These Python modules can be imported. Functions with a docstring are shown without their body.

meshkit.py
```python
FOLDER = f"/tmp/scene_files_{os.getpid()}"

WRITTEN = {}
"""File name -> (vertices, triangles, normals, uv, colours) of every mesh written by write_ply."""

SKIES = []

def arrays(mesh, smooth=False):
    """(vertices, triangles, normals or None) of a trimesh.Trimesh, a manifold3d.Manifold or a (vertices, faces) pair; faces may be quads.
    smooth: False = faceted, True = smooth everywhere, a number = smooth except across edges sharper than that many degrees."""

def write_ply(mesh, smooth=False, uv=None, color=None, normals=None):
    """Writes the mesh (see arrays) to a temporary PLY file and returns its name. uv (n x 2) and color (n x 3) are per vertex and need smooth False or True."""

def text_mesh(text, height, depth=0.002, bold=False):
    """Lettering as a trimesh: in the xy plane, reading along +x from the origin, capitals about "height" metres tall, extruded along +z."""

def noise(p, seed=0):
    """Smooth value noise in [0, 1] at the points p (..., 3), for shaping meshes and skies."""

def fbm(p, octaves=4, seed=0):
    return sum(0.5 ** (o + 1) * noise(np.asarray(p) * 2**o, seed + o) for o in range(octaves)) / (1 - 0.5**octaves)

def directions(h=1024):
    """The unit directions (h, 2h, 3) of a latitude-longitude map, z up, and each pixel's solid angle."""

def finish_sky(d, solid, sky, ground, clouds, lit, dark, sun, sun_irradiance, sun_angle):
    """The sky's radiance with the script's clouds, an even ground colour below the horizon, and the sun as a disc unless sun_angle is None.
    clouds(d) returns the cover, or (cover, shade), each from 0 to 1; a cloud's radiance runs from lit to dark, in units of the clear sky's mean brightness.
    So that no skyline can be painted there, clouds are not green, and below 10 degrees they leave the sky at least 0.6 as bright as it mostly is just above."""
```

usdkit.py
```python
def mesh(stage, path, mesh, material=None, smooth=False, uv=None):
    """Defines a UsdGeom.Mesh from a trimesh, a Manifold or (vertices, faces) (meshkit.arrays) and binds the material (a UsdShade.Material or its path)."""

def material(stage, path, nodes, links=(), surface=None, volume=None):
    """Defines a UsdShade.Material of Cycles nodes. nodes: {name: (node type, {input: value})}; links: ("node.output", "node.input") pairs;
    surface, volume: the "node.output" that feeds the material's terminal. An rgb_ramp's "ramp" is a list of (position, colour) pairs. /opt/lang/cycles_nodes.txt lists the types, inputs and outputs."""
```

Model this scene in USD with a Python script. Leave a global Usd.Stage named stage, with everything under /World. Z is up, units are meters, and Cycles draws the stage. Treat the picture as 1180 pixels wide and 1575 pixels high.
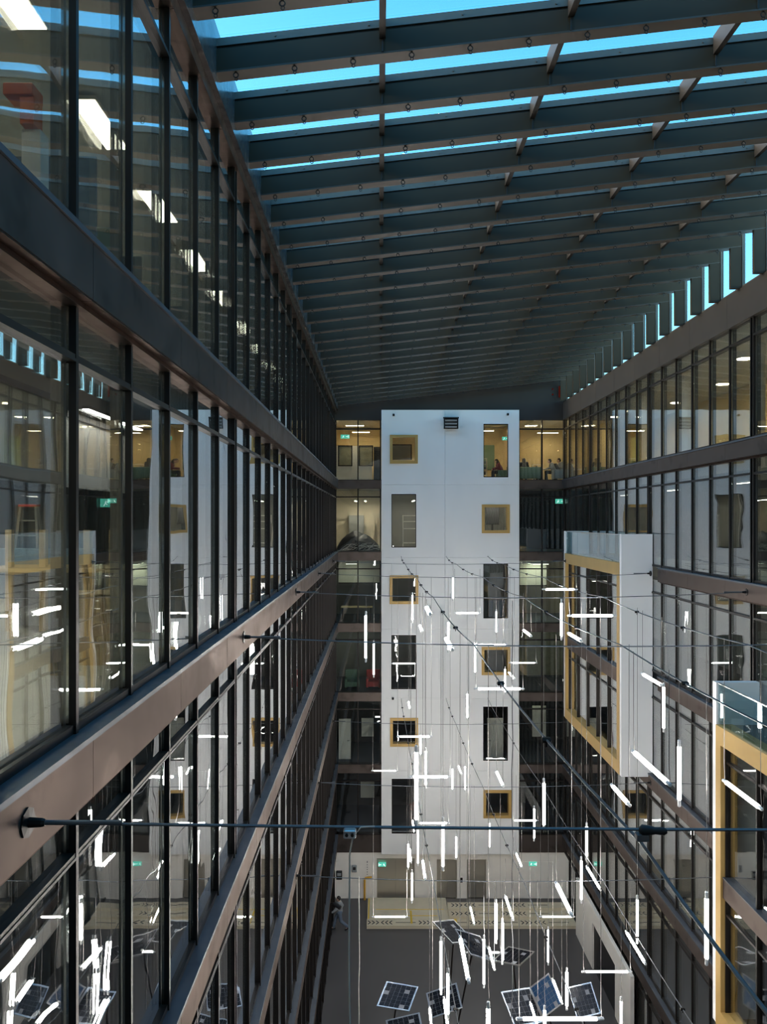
import math, random, numpy as np, trimesh, usdkit, meshkit, manifold3d
from pxr import Usd, UsdGeom, UsdLux, UsdShade, Gf, Sdf
random.seed(7); rng = np.random.default_rng(7)
stage = Usd.Stage.CreateInMemory()
UsdGeom.SetStageUpAxis(stage, 'Z'); UsdGeom.SetStageMetersPerUnit(stage, 1.0)
UsdGeom.Xform.Define(stage, '/World'); UsdGeom.Scope.Define(stage, '/World/Looks')

# ---------------------------------------------------------------- camera, sky, exposure
F, CX, CY, H = 1183.0, 584.0, 801.0, 20.75          # focal length and vanishing point in pixels of 1180 x 1575; eye height above the hall floor
cam = UsdGeom.Camera.Define(stage, '/World/camera')
cam.CreateHorizontalApertureAttr(36.0); cam.CreateFocalLengthAttr(36.0 * F / 1180)
cam.CreateHorizontalApertureOffsetAttr(36 * (590 - CX) / 1180); cam.CreateVerticalApertureOffsetAttr(36 * (CY - 787.5) / 1180)
cam.AddTranslateOp().Set((0, 0, H)); cam.AddRotateXOp().Set(90)
cam.CreateExposureAttr(0.0)
SKY_STRENGTH = 0.76
sky = usdkit.material(stage, '/World/Looks/sky', {
    's': ('sky_texture', {'sky_type': 'single_scattering', 'sun_disc': False, 'sun_elevation': 0.22, 'sun_rotation': 4.9}),
    'h': ('hsv', {'saturation': 1.5, 'value': 1.0, 'hue': 0.487}),
    'b': ('background_shader', {'strength': SKY_STRENGTH})}, [('s.color', 'h.color'), ('h.color', 'b.color')], surface='b.background')
dome = UsdLux.DomeLight.Define(stage, '/World/sky')
UsdShade.MaterialBindingAPI.Apply(dome.GetPrim()).Bind(sky)

# ---------------------------------------------------------------- materials
def M(name, color=(.5, .5, .5), rough=.5, metal=0., var=0., scale=3., bump=0., bscale=20., spec=.5, emit=None, es=0., rvar=0., stretch=(1, 1, 1), tint=None):
    nodes = {'p': ('principled_bsdf', dict(base_color=color, roughness=rough, metallic=metal, specular_ior_level=spec))}
    links = []
    if tint: nodes['p'][1]['specular_tint'] = tint
    if emit:
        nodes['p'][1].update(emission_color=emit, emission_strength=es)
    if var or bump or rvar:
        nodes['g'] = ('geometry', {}); nodes['m'] = ('mapping', {'scale': stretch}); nodes['n'] = ('noise_texture', {'scale': scale, 'detail': 4.0})
        links += [('g.position', 'm.vector'), ('m.vector', 'n.vector')]
    if var:
        c = np.array(color)
        nodes['r'] = ('rgb_ramp', {'ramp': [(.3, tuple(np.clip(c * (1 - var), 0, 1))), (.7, tuple(np.clip(c * (1 + var), 0, 1)))]})
        links += [('n.fac', 'r.fac'), ('r.color', 'p.base_color')]
    if rvar:
        nodes['q'] = ('map_range', {'from_min': .3, 'from_max': .7, 'to_min': max(rough - rvar, .05), 'to_max': rough + rvar})
        links += [('n.fac', 'q.value'), ('q.result', 'p.roughness')]
    if bump:
        nodes['n2'] = ('noise_texture', {'scale': bscale, 'detail': 3.0}); nodes['b'] = ('bump', {'strength': 1.0, 'distance': bump})
        links += [('g.position', 'n2.vector'), ('n2.fac', 'b.height'), ('b.normal', 'p.normal')]
    return usdkit.material(stage, f'/World/Looks/{name}', nodes, links, surface='p.BSDF')

def EM(name, color, s):
    return usdkit.material(stage, f'/World/Looks/{name}', {'e': ('emission', {'color': color, 'strength': s})}, [], surface='e.emission')

def GL(name, tint=(.93, .96, .95), wobble=.003, k=1.0, scale=1.1):
    # one face of a sealed unit: the Fresnel reflection of two surfaces, waviness from the toughened glass
    nodes = {'f': ('fresnel', {}), 'io': ('math', {'math_type': 'multiply_add', 'value2': -.83333, 'value3': 1.5}), 'm1': ('math', {'math_type': 'multiply', 'value2': 2.0 * k}), 'a1': ('math', {'math_type': 'add', 'value2': 1.0}),
             'd': ('math', {'math_type': 'divide', 'use_clamp': True}), 't': ('transparent_bsdf', {'color': tint}), 'gl': ('glossy_bsdf', {'color': (1, 1, 1), 'roughness': 0.0}),
             'x': ('mix_closure', {}), 'g': ('geometry', {}), 'n': ('noise_texture', {'scale': scale, 'detail': 1.0}), 'b': ('bump', {'strength': 1.0, 'distance': wobble})}
    links = [('g.backfacing', 'io.value1'), ('io.value', 'f.IOR'), ('f.fac', 'm1.value1'), ('f.fac', 'a1.value1'), ('m1.value', 'd.value1'), ('a1.value', 'd.value2'), ('d.value', 'x.fac'),
             ('t.BSDF', 'x.closure1'), ('gl.BSDF', 'x.closure2')]
    if wobble:
        links += [('g.position', 'n.vector'), ('n.fac', 'b.height'), ('b.normal', 'gl.normal')]
    return usdkit.material(stage, f'/World/Looks/{name}', nodes, links, surface='x.closure')

m_copper = M('copper_band', (.135, .112, .100), .40, .75, spec=.25, tint=(.48, .42, .39), var=.12, scale=1.3, rvar=.10, bump=.0006, bscale=160)
m_ledge = M('ledge_steel', (.10, .115, .135), .42, .5, rvar=.08)
m_mull = M('mullion_dark', (.022, .018, .016), .38, .5)
m_inner = M('mullion_inner', (.16, .155, .14), .5, .2)
m_trim = M('copper_trim', (.060, .045, .039), .35, .6, spec=.25, tint=(.5, .4, .35), rvar=.08)
m_beam = M('beam_paint', (.038, .025, .012), .55, .0, spec=.3, var=.10, scale=1.5)
m_bar = M('bar_paint', (.018, .014, .011), .5, .1)
m_flange = M('beam_underside', (.068, .052, .041), .42, .15, var=.12, scale=2)
m_gap = M('beam_gap', (.012, .012, .012), .6)
m_rail = M('rail_steel', (.11, .105, .095), .45, .3, var=.08)
m_eave = M('eave_steel', (.10, .10, .105), .22, .7, rvar=.06)
m_fascia = M('fascia_dark', (.045, .039, .035), .55, .3, var=.12, scale=.8)
m_white = M('tower_white', (.87, .87, .855), .55, var=.025, scale=.7, stretch=(1, 1, .35))
m_white2 = M('white_paint', (.86, .82, .75), .55, var=.02)
m_ochre = M('ochre_metal', (.52, .335, .11), .42, .25, var=.07, scale=1.2)
m_floor = M('hall_floor', (.078, .074, .074), .42, var=.10, scale=.6, rvar=.06)
m_slab = M('slab', (.16, .155, .15), .7)
m_ceil = M('ceiling_pale', (.62, .60, .54), .7)
m_carpet = M('room_floor', (.42, .40, .33), .6, var=.07)
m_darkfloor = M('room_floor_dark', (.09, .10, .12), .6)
m_beige = M('beige_wall', (.60, .52, .38), .7, var=.04)
m_yel = M('warm_wall', (.66, .53, .30), .7, var=.04)
m_grey = M('grey_wall', (.30, .30, .28), .7, var=.05)
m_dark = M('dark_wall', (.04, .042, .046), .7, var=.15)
m_olive = M('olive_wall', (.30, .29, .20), .7, var=.15, scale=4)
m_glass = GL('facade_glass', k=1.35)
m_glass_b = GL('bay_glass', (.93, .96, .95), .002, k=1.4)
m_glass_t = GL('tower_glass', (.92, .94, .93), .004)
m_roofglass = GL('roof_glass', (.93, .98, 1.0), 0.0, .6)
m_rail_glass = GL('balustrade_glass', (.80, .92, .95), .0008)
m_tube = EM('tube_glow', (1.0, .95, .89), 60.0)
m_cap = usdkit.material(stage, '/World/Looks/acrylic_cap', {'p': ('principled_bsdf', dict(base_color=(.82, .82, .82), roughness=.12, specular_ior_level=.8))}, [], surface='p.BSDF')
m_wire = M('wire_steel', (.33, .32, .31), .4, .7)
m_cable = M('cable_steel', (.17, .18, .19), .4, .7)
m_cable_l = M('cable_pale', (.66, .64, .58), .5)
m_black = M('black', (.012, .012, .013), .5)
m_blackgloss = M('black_sheet', (.010, .010, .011), .5, spec=.2, bump=.02, bscale=5)
m_steel = M('lift_steel', (.52, .48, .41), .38, .8)
m_chrome = M('bright_metal', (.75, .75, .75), .25, .9)
m_yellow = M('yellow_paint', (.78, .52, .05), .5)
m_amber = M('amber_pipe', (.72, .38, .03), .45)
m_orange = M('orange_paint', (.62, .10, .015), .5)
m_red = M('red_fabric', (.45, .035, .03), .7)
m_green = M('green_fabric', (.15, .24, .17), .8)
m_blue = M('blue_sheet', (.09, .15, .22), .6)
m_wood = M('plywood', (.60, .46, .26), .6, var=.12, scale=5, stretch=(.3, 3, 1))
m_card = M('cardboard', (.46, .34, .19), .8)
m_cream = M('cream_step', (.62, .55, .40), .6, var=.03)
m_pvcell = M('pv_cell', (.008, .009, .013), .25, spec=.3, var=.4, scale=6)
m_pvblue = M('pv_cell_blue', (.025, .07, .15), .18, spec=.6)
m_pvback = M('pv_grid', (.22, .23, .25), .4)
m_skin = M('skin', (.55, .36, .27), .5)
m_hair = M('hair', (.02, .015, .012), .6)
m_jean = M('jeans', (.12, .16, .22), .8)
m_cloth = M('grey_clothes', (.28, .30, .31), .8)
m_maroon = M('maroon_clothes', (.22, .035, .045), .8)
m_signg = EM('exit_green', (.10, .62, .46), 1.0)
m_signw = EM('exit_white', (.75, 1.0, .95), 1.6)
m_led = EM('red_led', (1.0, .08, .05), .06)
m_panel = EM('panel_cool', (1.0, .93, .72), 15.0)
m_lampw = EM('lamp_warm', (1.0, .80, .50), 36.0)
m_lampb = EM('lamp_bright', (1.0, .92, .74), 60.0)
m_lampl = EM('lamp_bench', (1.0, .93, .70), 95.0)
m_lampc = EM('lamp_cool', (1.0, .93, .76), 9.0)
m_lampg = EM('lamp_greenish', (.93, 1.0, .72), 9.0)

# ---------------------------------------------------------------- mesh helpers (all shapes in coordinates with the eye at z = 0)
FQ = np.array([[0, 3, 2, 1], [4, 5, 6, 7], [0, 1, 5, 4], [1, 2, 6, 5], [2, 3, 7, 6], [3, 0, 4, 7]])
BF = np.vstack([FQ[:, [0, 1, 2]], FQ[:, [0, 2, 3]]])
def bx(x0, x1, y0, y1, z0, z1):
    x0, x1 = min(x0, x1), max(x0, x1); y0, y1 = min(y0, y1), max(y0, y1); z0, z1 = min(z0, z1), max(z0, z1)
    return np.array([[x0, y0, z0], [x1, y0, z0], [x1, y1, z0], [x0, y1, z0], [x0, y0, z1], [x1, y0, z1], [x1, y1, z1], [x0, y1, z1]], float), BF
def join(*ms):
    v, f, n = [], [], 0
    for a in ms:
        if isinstance(a, trimesh.Trimesh): a = (np.array(a.vertices), np.array(a.faces))
        v.append(a[0]); f.append(a[1] + n); n += len(a[0])
    return np.vstack(v), np.vstack(f)
def frame_axes(d):
    d = d / np.linalg.norm(d); a = np.array([0, 0, 1.]) if abs(d[2]) < .9 else np.array([1., 0, 0])
    s = np.cross(d, a); s /= np.linalg.norm(s); return s, np.cross(s, d), d
def rod(p0, p1, r, n=8, r1=None):
    p0, p1 = np.array(p0, float), np.array(p1, float); s, t, _ = frame_axes(p1 - p0); r1 = r if r1 is None else r1
    a = np.arange(n) * 2 * np.pi / n; c = np.cos(a)[:, None] * s + np.sin(a)[:, None] * t
    v = np.vstack([p0 + r * c, p1 + r1 * c, [p0], [p1]]); i = np.arange(n); j = (i + 1) % n
    f = np.vstack([np.c_[i, j, j + n], np.c_[i, j + n, i + n], np.c_[j, i, np.full(n, 2 * n)], np.c_[i + n, j + n, np.full(n, 2 * n + 1)]])
    return v, f
def path(pts, r, n=6):
    pts = np.array(pts, float); m = len(pts); T = np.gradient(pts, axis=0); v = []
    a = np.arange(n) * 2 * np.pi / n
    for k in range(m):
        s, t, _ = frame_axes(T[k]); v.append(pts[k] + r * (np.cos(a)[:, None] * s + np.sin(a)[:, None] * t))
    v = np.vstack(v + [pts[:1], pts[-1:]]); i = np.arange(n); j = (i + 1) % n; f = []
    for k in range(m - 1):
        f += [np.c_[i + k * n, j + k * n, j + k * n + n], np.c_[i + k * n, j + k * n + n, i + k * n + n]]
    f += [np.c_[j, i, np.full(n, m * n)], np.c_[i + (m - 1) * n, j + (m - 1) * n, np.full(n, m * n + 1)]]
    return v, np.vstack(f)
def lathe(c, axis, prof, n=14):
    """prof: (distance along the axis, radius) pairs from c."""
    c = np.array(c, float); s, t, d = frame_axes(np.array(axis, float)); a = np.arange(n) * 2 * np.pi / n
    ring = np.cos(a)[:, None] * s + np.sin(a)[:, None] * t
    v = np.vstack([c + h * d + max(r, 1e-4) * ring for h, r in prof]); i = np.arange(n); j = (i + 1) % n; f = []
    for k in range(len(prof) - 1):
        f += [np.c_[i + k * n, j + k * n, j + k * n + n], np.c_[i + k * n, j + k * n + n, i + k * n + n]]
    m = len(prof); v = np.vstack([v, [c + prof[0][0] * d], [c + prof[-1][0] * d]])
    f += [np.c_[j, i, np.full(n, m * n)], np.c_[i + (m - 1) * n, j + (m - 1) * n, np.full(n, m * n + 1)]]
    return v, np.vstack(f)
def torus(c, R, r, axis='y', n=12, m=5):
    t = trimesh.creation.torus(R, r, major_sections=n, minor_sections=m); v = np.array(t.vertices)
    if axis == 'y': v = v[:, [0, 2, 1]]
    if axis == 'x': v = v[:, [2, 0, 1]]
    return v + np.array(c), np.array(t.faces)[:, ::-1] if axis == 'y' else np.array(t.faces)
def rbox(x0, x1, y0, y1, z0, z1, r=.03):
    c = [manifold3d.Manifold.sphere(r, 10).translate((x, y, z)) for x in (x0 + r, x1 - r) for y in (y0 + r, y1 - r) for z in (z0 + r, z1 - r)]
    m = manifold3d.Manifold.batch_hull(c).to_mesh(); return np.array(m.vert_properties[:, :3], float), np.array(m.tri_verts)
def at(px, py, d):
    return np.array([(px - CX) * d / F, d, (CY - py) * d / F])
def proj(v):
    d = np.maximum(v[:, 1], .3); return CX + v[:, 0] * F / d, CY - v[:, 2] * F / d
def seen_area(v):
    """Pixels that the box around the piece covers inside the frame."""
    if v[:, 1].max() < 1: return 0.
    x, y = proj(v[v[:, 1] > .5]) if (v[:, 1] > .5).any() else (np.array([-9.]), np.array([-9.]))
    return max(0, min(x.max(), 1180) - max(x.min(), 0)) * max(0, min(y.max(), 1575) - max(y.min(), 0))

count, base = {}, {}
def numbered(parent, name):
    k = count.get((parent, name), 0); count[(parent, name)] = k + 1
    return f'{parent}/{name}' + (f'_{k:03d}' if k else '')
def data(p, **kw):
    prim = stage.GetPrimAtPath(p)
    for k, v in kw.items():
        if v: prim.SetCustomDataByKey(k, v)
def thing(name, label, category=None, loc=(0, 0, 0), group=None, kind=None, numbered_path=None):
    p = numbered_path or numbered('/World', name); x = UsdGeom.Xform.Define(stage, p); loc = np.array(loc, float)
    x.AddTranslateOp().Set(Gf.Vec3d(*(float(a) for a in loc + [0, 0, H]))); base[p] = loc
    data(p, label=label, category=category, group=group, kind=kind); return p
def obj(parent, name, mesh, mat, label=None, kind=None, smooth=False):
    if isinstance(mesh, trimesh.Trimesh): mesh = (np.array(mesh.vertices), np.array(mesh.faces))
    root = '/'.join(parent.split('/')[:3]); v = np.array(mesh[0], float) - base.get(root, np.zeros(3))
    if parent == '/World': v = v + [0, 0, H]
    p = numbered(parent, name); usdkit.mesh(stage, p, (v, mesh[1]), mat, smooth=smooth); data(p, label=label, kind=kind); return p
class Pieces:
    """Pieces of one structure: those that show largest become parts, the others one joined part."""
    def __init__(self): self.d = {}
    def add(self, name, mesh, mat): self.d.setdefault((name, str(mat.GetPath())), []).append((seen_area(mesh[0]), mesh, mat))
    def build(self, parent, most=300, least=30):
        for (name, _), L in self.d.items():
            L.sort(key=lambda a: -a[0]); keep = [a for a in L[:most] if a[0] > least]; rest = L[len(keep):]
            for a in keep: obj(parent, name, a[1], a[2])
            if rest: obj(parent, name, join(*[a[1] for a in rest]), rest[0][2], kind='stuff')

# ---------------------------------------------------------------- dimensions
XL, XR, YB = -2.46, 10.2, 42.3
MOD, Y0 = 1.35, 6.12
GRID = [Y0 + MOD * n for n in range(-6, 28)]                       # module lines along the atrium
LEV = [2.26, -1.69, -5.6, -9.4, -13.35, -17.2]                     # floor levels: tops of the bands
BAND = .50
GROUND = -20.75
SL = .1145
def roofz(x): return 7.68 - SL * (10 - x)                          # underside of the roof beams
def shear(m): v = m[0].copy(); v[:, 2] += SL * (v[:, 0] - 10); return v, m[1]

# ---------------------------------------------------------------- long glass facades
def facade(side, parent, top, trans_top, skip):
    P = Pieces()
    def B(u0, u1, w0, w1, z0, z1):
        return bx(XL + w0, XL + w1, u0, u1, z0, z1) if side == 'L' else bx(XR - w1, XR - w0, u0, u1, z0, z1)
    ua, ub = GRID[0], YB
    storeys = [(LEV[0], top, trans_top)] + [(LEV[k + 1], LEV[k] - BAND, LEV[k] - BAND - .47) for k in range(5)] + [(GROUND, LEV[5] - BAND, LEV[5] - BAND - .5)]
    lines = GRID + ([YB] if YB - GRID[-1] > .5 else [])
    for z0, z1, zt in storeys:
        for i, u in enumerate(lines):
            if skip(u, (z0 + z1) / 2): continue
            dbl = (i % 6 == 5)
            for du in ((-.075, .075) if dbl else (0,)):
                P.add('mullion', B(u + du - .026, u + du + .026, -.005, .055, z0, z1), m_mull); P.add('inner_mullion', B(u + du - .026, u + du + .026, -.15, -.045, z0, z1), m_inner)
            if i + 1 < len(lines) and not skip((u + lines[i + 1]) / 2, (z0 + z1) / 2):
                a, b = u + (.10 if dbl else .028), lines[i + 1] - (.10 if (i + 1) % 6 == 5 else .028)
                P.add('pane', B(a, b, -.045, -.005, z0 + .07, zt - .03), m_glass)
                P.add('bottom_rail', B(a, b, -.10, .035, z0, z0 + .07), m_mull)
                P.add('pane', B(a, b, -.045, -.005, zt + .03, z1), m_glass)
                P.add('transom', join(B(a, b, -.12, .05, zt - .03, zt + .03), B(a, b, .05, .056, zt - .03, zt - .005)), m_mull)
        segs = [(lines[i], lines[min(i + 2, len(lines) - 1)]) for i in range(0, len(lines) - 1, 2)]
        for a, b in segs:
            for q in (((a + b) / 2,)):
                if skip(q, z1 - .2): continue
                if z1 > LEV[0]: continue
                zb, zf = z1, z1 + BAND
                P.add('spandrel_panel', B(a + .004, b - .004, -.25, .18, zb, zf - .05), m_copper)
                P.add('soffit_trim', B(a, b, -.02, .09, zb - .06, zb - .016), m_trim)
                P.add('soffit_board', B(a + .004, b - .004, -.25, .175, zb - .014, zb - .002), m_trim)
                P.add('ledge', B(a, b, -.25, .20, zf - .046, zf), m_ledge)
    if side == 'L':
        for i in range(0, len(lines) - 1, 2):
            a, b = lines[i] + .004, lines[min(i + 2, len(lines) - 1)] - .004
            P.add('head_trim', B(a, b, -.15, .10, top, top + .20), m_trim)
            P.add('eave_beam', B(a, b, -.15, .18, top + .204, 6.92), m_eave)
    else:
        for i in range(0, len(lines) - 1, 2):
            a, b = lines[i] + .004, lines[min(i + 2, len(lines) - 1)] - .004
            P.add('fascia_panel', B(a, b, -.15, .12, top, 6.5), m_fascia)
        for i, u in enumerate(lines[:-1]):
            P.add('clerestory_post', bx(XR - .37, XR - .05, u + .56, u + .66, 6.5, 7.66), m_beam)
            P.add('clerestory_frame', join(bx(XR - .05, XR + .03, u + .54, u + .69, 6.5, 8.12), bx(XR - .05, XR + .03, u + .69, u + MOD + .54, 6.5, 6.58)), m_rail)
            P.add('clerestory_pane', bx(XR - .02, XR, u + .69, u + MOD + .54, 6.58, 8.1), m_roofglass)
    P.build(parent)

BAY1 = (28.9, 37.4, -9.55, -1.58)
BAY2 = (11.6, 20.6, -13.45, -5.45)
def in_bay(u, z): return any(a - .05 < u < b + .05 and c - .3 < z < d + .05 for a, b, c, d in (BAY1, BAY2))
wl = thing('wall_left', 'long glass and copper facade along the near side of the atrium', kind='structure')
facade('L', wl, 5.87, 5.33, lambda u, z: False)
wr = thing('wall_right', 'opposite glass facade with two ochre bays and a clerestory', kind='structure')
facade('R', wr, 5.55, 5.06, in_bay)

# ---------------------------------------------------------------- roof
ce = thing('ceiling', 'sloping glazed roof on deep dark green steel beams', kind='structure')
BARS = [.04, 2.67, 5.28, 7.9]
RP = Pieces()
YO = .56
for n, y in enumerate(GRID):
    y += YO; b = obj(ce, 'roof_beam', shear(bx(XL + .18, XR - .05, y, y + .23, 7.68, 7.985)), m_beam)
    obj(b, 'bottom_flange', shear(bx(XL + .18, XR - .05, y - .005, y + .235, 7.655, 7.68)), m_flange)
    obj(b, 'packer', shear(bx(XL + .18, XR - .05, y + .05, y + .12, 7.985, 8.04)), m_gap)
    obj(b, 'glazing_rail', shear(bx(XL + .18, XR - .05, y + .02, y + .13, 8.04, 8.15)), m_rail)
    bolts = []
    for k, x in enumerate(np.arange(XL + .45, XR - .3, .82)):
        z = roofz(x) - .025
        e = join(torus((x, y + .03, z - .045), .034, .009), rod((x, y + .03, z - .012), (x, y + .03, z), .014, 6), torus((x + .004, y + .035, z - .098), .022, .006))
        bolts.append(e)
        if 8 < y < 19 and seen_area(e[0]) > 0: obj(b, 'eye_bolt', e, m_black)
    if not 8 < y < 19: obj(b, 'eye_bolt', join(*bolts), m_black, kind='stuff')
    obj(b, 'rail_bolt', join(*[rod((x, y + .02, roofz(x) + .41), (x, y + .005, roofz(x) + .41), .015, 6) for x in np.arange(XL + 1, XR - .3, 1.31)]), m_rail, kind='stuff')
    if n + 1 < len(GRID):
        for xb in BARS:
            RP.add('glazing_bar', shear(bx(xb - .045, xb + .045, y + .235, y + MOD - .01, 7.86, 8.15)), m_bar)
            RP.add('stiffener', shear(bx(xb - .012, xb + .012, y - .015, y, 7.68, 7.985)), m_gap)
        xs = [XL - .1] + BARS + [XR + .1]
        for a, c in zip(xs[:-1], xs[1:]):
            RP.add('roof_pane', shear(bx(a + .02, c - .02, y + .0, y + MOD - .01, 8.155, 8.18)), m_roofglass)
RP.build(ce)

# ---------------------------------------------------------------- end wall
wb = thing('wall_back', 'end wall of glazed storeys either side of the white tower', kind='structure')
BP = Pieces()
TX0, TX1, TY = .10, 7.62, 41.95
def Bk(x0, x1, w0, w1, z0, z1): return bx(x0, x1, YB - w1, YB - w0, z0, z1)
for xa, xm, xb in ((XL, -1.19, TX0), (TX1, 8.93, XR)):
    stor = [(LEV[0], 5.54, 5.04)] + [(LEV[k + 1], LEV[k] - BAND, LEV[k] - BAND - .45) for k in range(5)]
    for z0, z1, zt in stor:
        for x in (xa + .05, xm, xb - .05):
            BP.add('mullion', Bk(x - .03, x + .03, -.15, .06, z0, z1), m_mull)
        for a, b in ((xa + .08, xm - .03), (xm + .03, xb - .08)):
            BP.add('pane', Bk(a, b, -.04, -.005, z0, zt - .03), m_glass)
            BP.add('pane', Bk(a, b, -.04, -.005, zt + .03, z1), m_glass)
            BP.add('transom', Bk(a, b, -.12, .05, zt - .03, zt + .03), m_mull)
    for k, zf in enumerate(LEV):
        zb = zf - (BAND if k < 5 else 1.0)
        BP.add('spandrel_panel', Bk(xa, xb, -.25, .10, zb, zf - .03), m_copper)
        BP.add('ledge', Bk(xa, xb, -.25, .12, zf - .03, zf), m_mull)
v, f = bx(XL, XR, YB - .02, YB + .25, 5.54, 9.0)
v[:, 2] = np.where(v[:, 2] > 8, 8.7 + SL * (v[:, 0] - 10), v[:, 2])
BP.add('fascia_panel', (v, f), m_fascia)
BP.build(wb)
# hall-level wall under the end glazing, with the lift and door openings left open
GW = thing('wall_hall', 'pale ground level wall with lifts under the white tower', kind='structure')
gz1 = -18.2
openings = [((580 - CX) / 27.97, (638 - CX) / 27.97, -18.55), ((672 - CX) / 27.97, (703 - CX) / 27.97, -18.6), ((718 - CX) / 27.97, (748 - CX) / 27.97, -18.6)]
xs = XL
for a, b, z in openings:
    obj(GW, 'wall_panel', bx(xs, a, YB - .03, YB + .25, GROUND, gz1), m_white2)
    obj(GW, 'wall_panel', bx(a, b, YB - .03, YB + .25, z, gz1), m_white2); xs = b
obj(GW, 'wall_panel', bx(xs, XR + .2, YB - .03, YB + .25, GROUND, gz1), m_white2)
# back-of-camera wall closes the atrium
wf = thing('wall_front', 'plain dark end wall behind the viewer', kind='structure')
obj(wf, 'wall_panel', bx(XL - 9.6, XR + 8, -2.6, -2.3, GROUND, 9), m_grey)

# floor of the hall and slabs of the storeys
fl = thing('floor', 'dark grey seamless hall floor far below', kind='structure')
obj(fl, 'floor_slab', bx(-12, 18, -2.6, 52, GROUND - .3, GROUND), m_floor)
vb = thing('ceiling_void', 'black ceiling void over the storey at eye level', kind='structure')
obj(vb, 'void_board', bx(-12, XL - .26, -2.3, YB + .3, 1.79, 1.83), m_black); obj(vb, 'void_board', bx(-12, XL - .26, -2.3, YB + .3, -2.15, -2.12), m_black)
fs = thing('floor_storeys', 'floor slabs of the surrounding storeys', kind='structure')
for k, z in enumerate(LEV):
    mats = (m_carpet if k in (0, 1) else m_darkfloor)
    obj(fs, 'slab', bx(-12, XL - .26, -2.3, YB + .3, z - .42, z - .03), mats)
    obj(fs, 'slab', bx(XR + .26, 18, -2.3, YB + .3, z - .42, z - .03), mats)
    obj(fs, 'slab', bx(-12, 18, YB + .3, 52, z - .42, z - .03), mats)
for a in ((-12, XL - .16, -2.3, 52), (XR + .16, 18, -2.3, 52), (XL - .16, XR + .16, YB + .26, 52)):
    obj(fs, 'roof_slab', bx(*a, 5.62 if a[0] > -3 else 5.9, 6.2), m_ceil)
rw = thing('wall_rooms', 'partition walls of the rooms behind the glass', kind='structure')
def part(x0, x1, y0, y1, z0, z1, m, label=None): return obj(rw, 'partition', bx(x0, x1, y0, y1, z0, z1), m, label)
tops = [5.6] + [z - .44 for z in LEV[:-1]] + [LEV[-1] - .44]
bots = [z for z in LEV] + [GROUND]
part(-12.2, -12, -2.3, 52, GROUND, 6, m_grey); part(18, 18.2, -2.3, 52, GROUND, 6, m_grey); part(-12, 18, 51.8, 52, GROUND, 6, m_grey)
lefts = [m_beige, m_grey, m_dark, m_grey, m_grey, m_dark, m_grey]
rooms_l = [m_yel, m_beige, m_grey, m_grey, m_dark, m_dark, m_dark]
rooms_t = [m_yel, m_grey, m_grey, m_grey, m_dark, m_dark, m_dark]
rooms_r = [m_yel, m_dark, m_beige, m_olive, m_dark, m_dark, m_dark]
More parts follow.
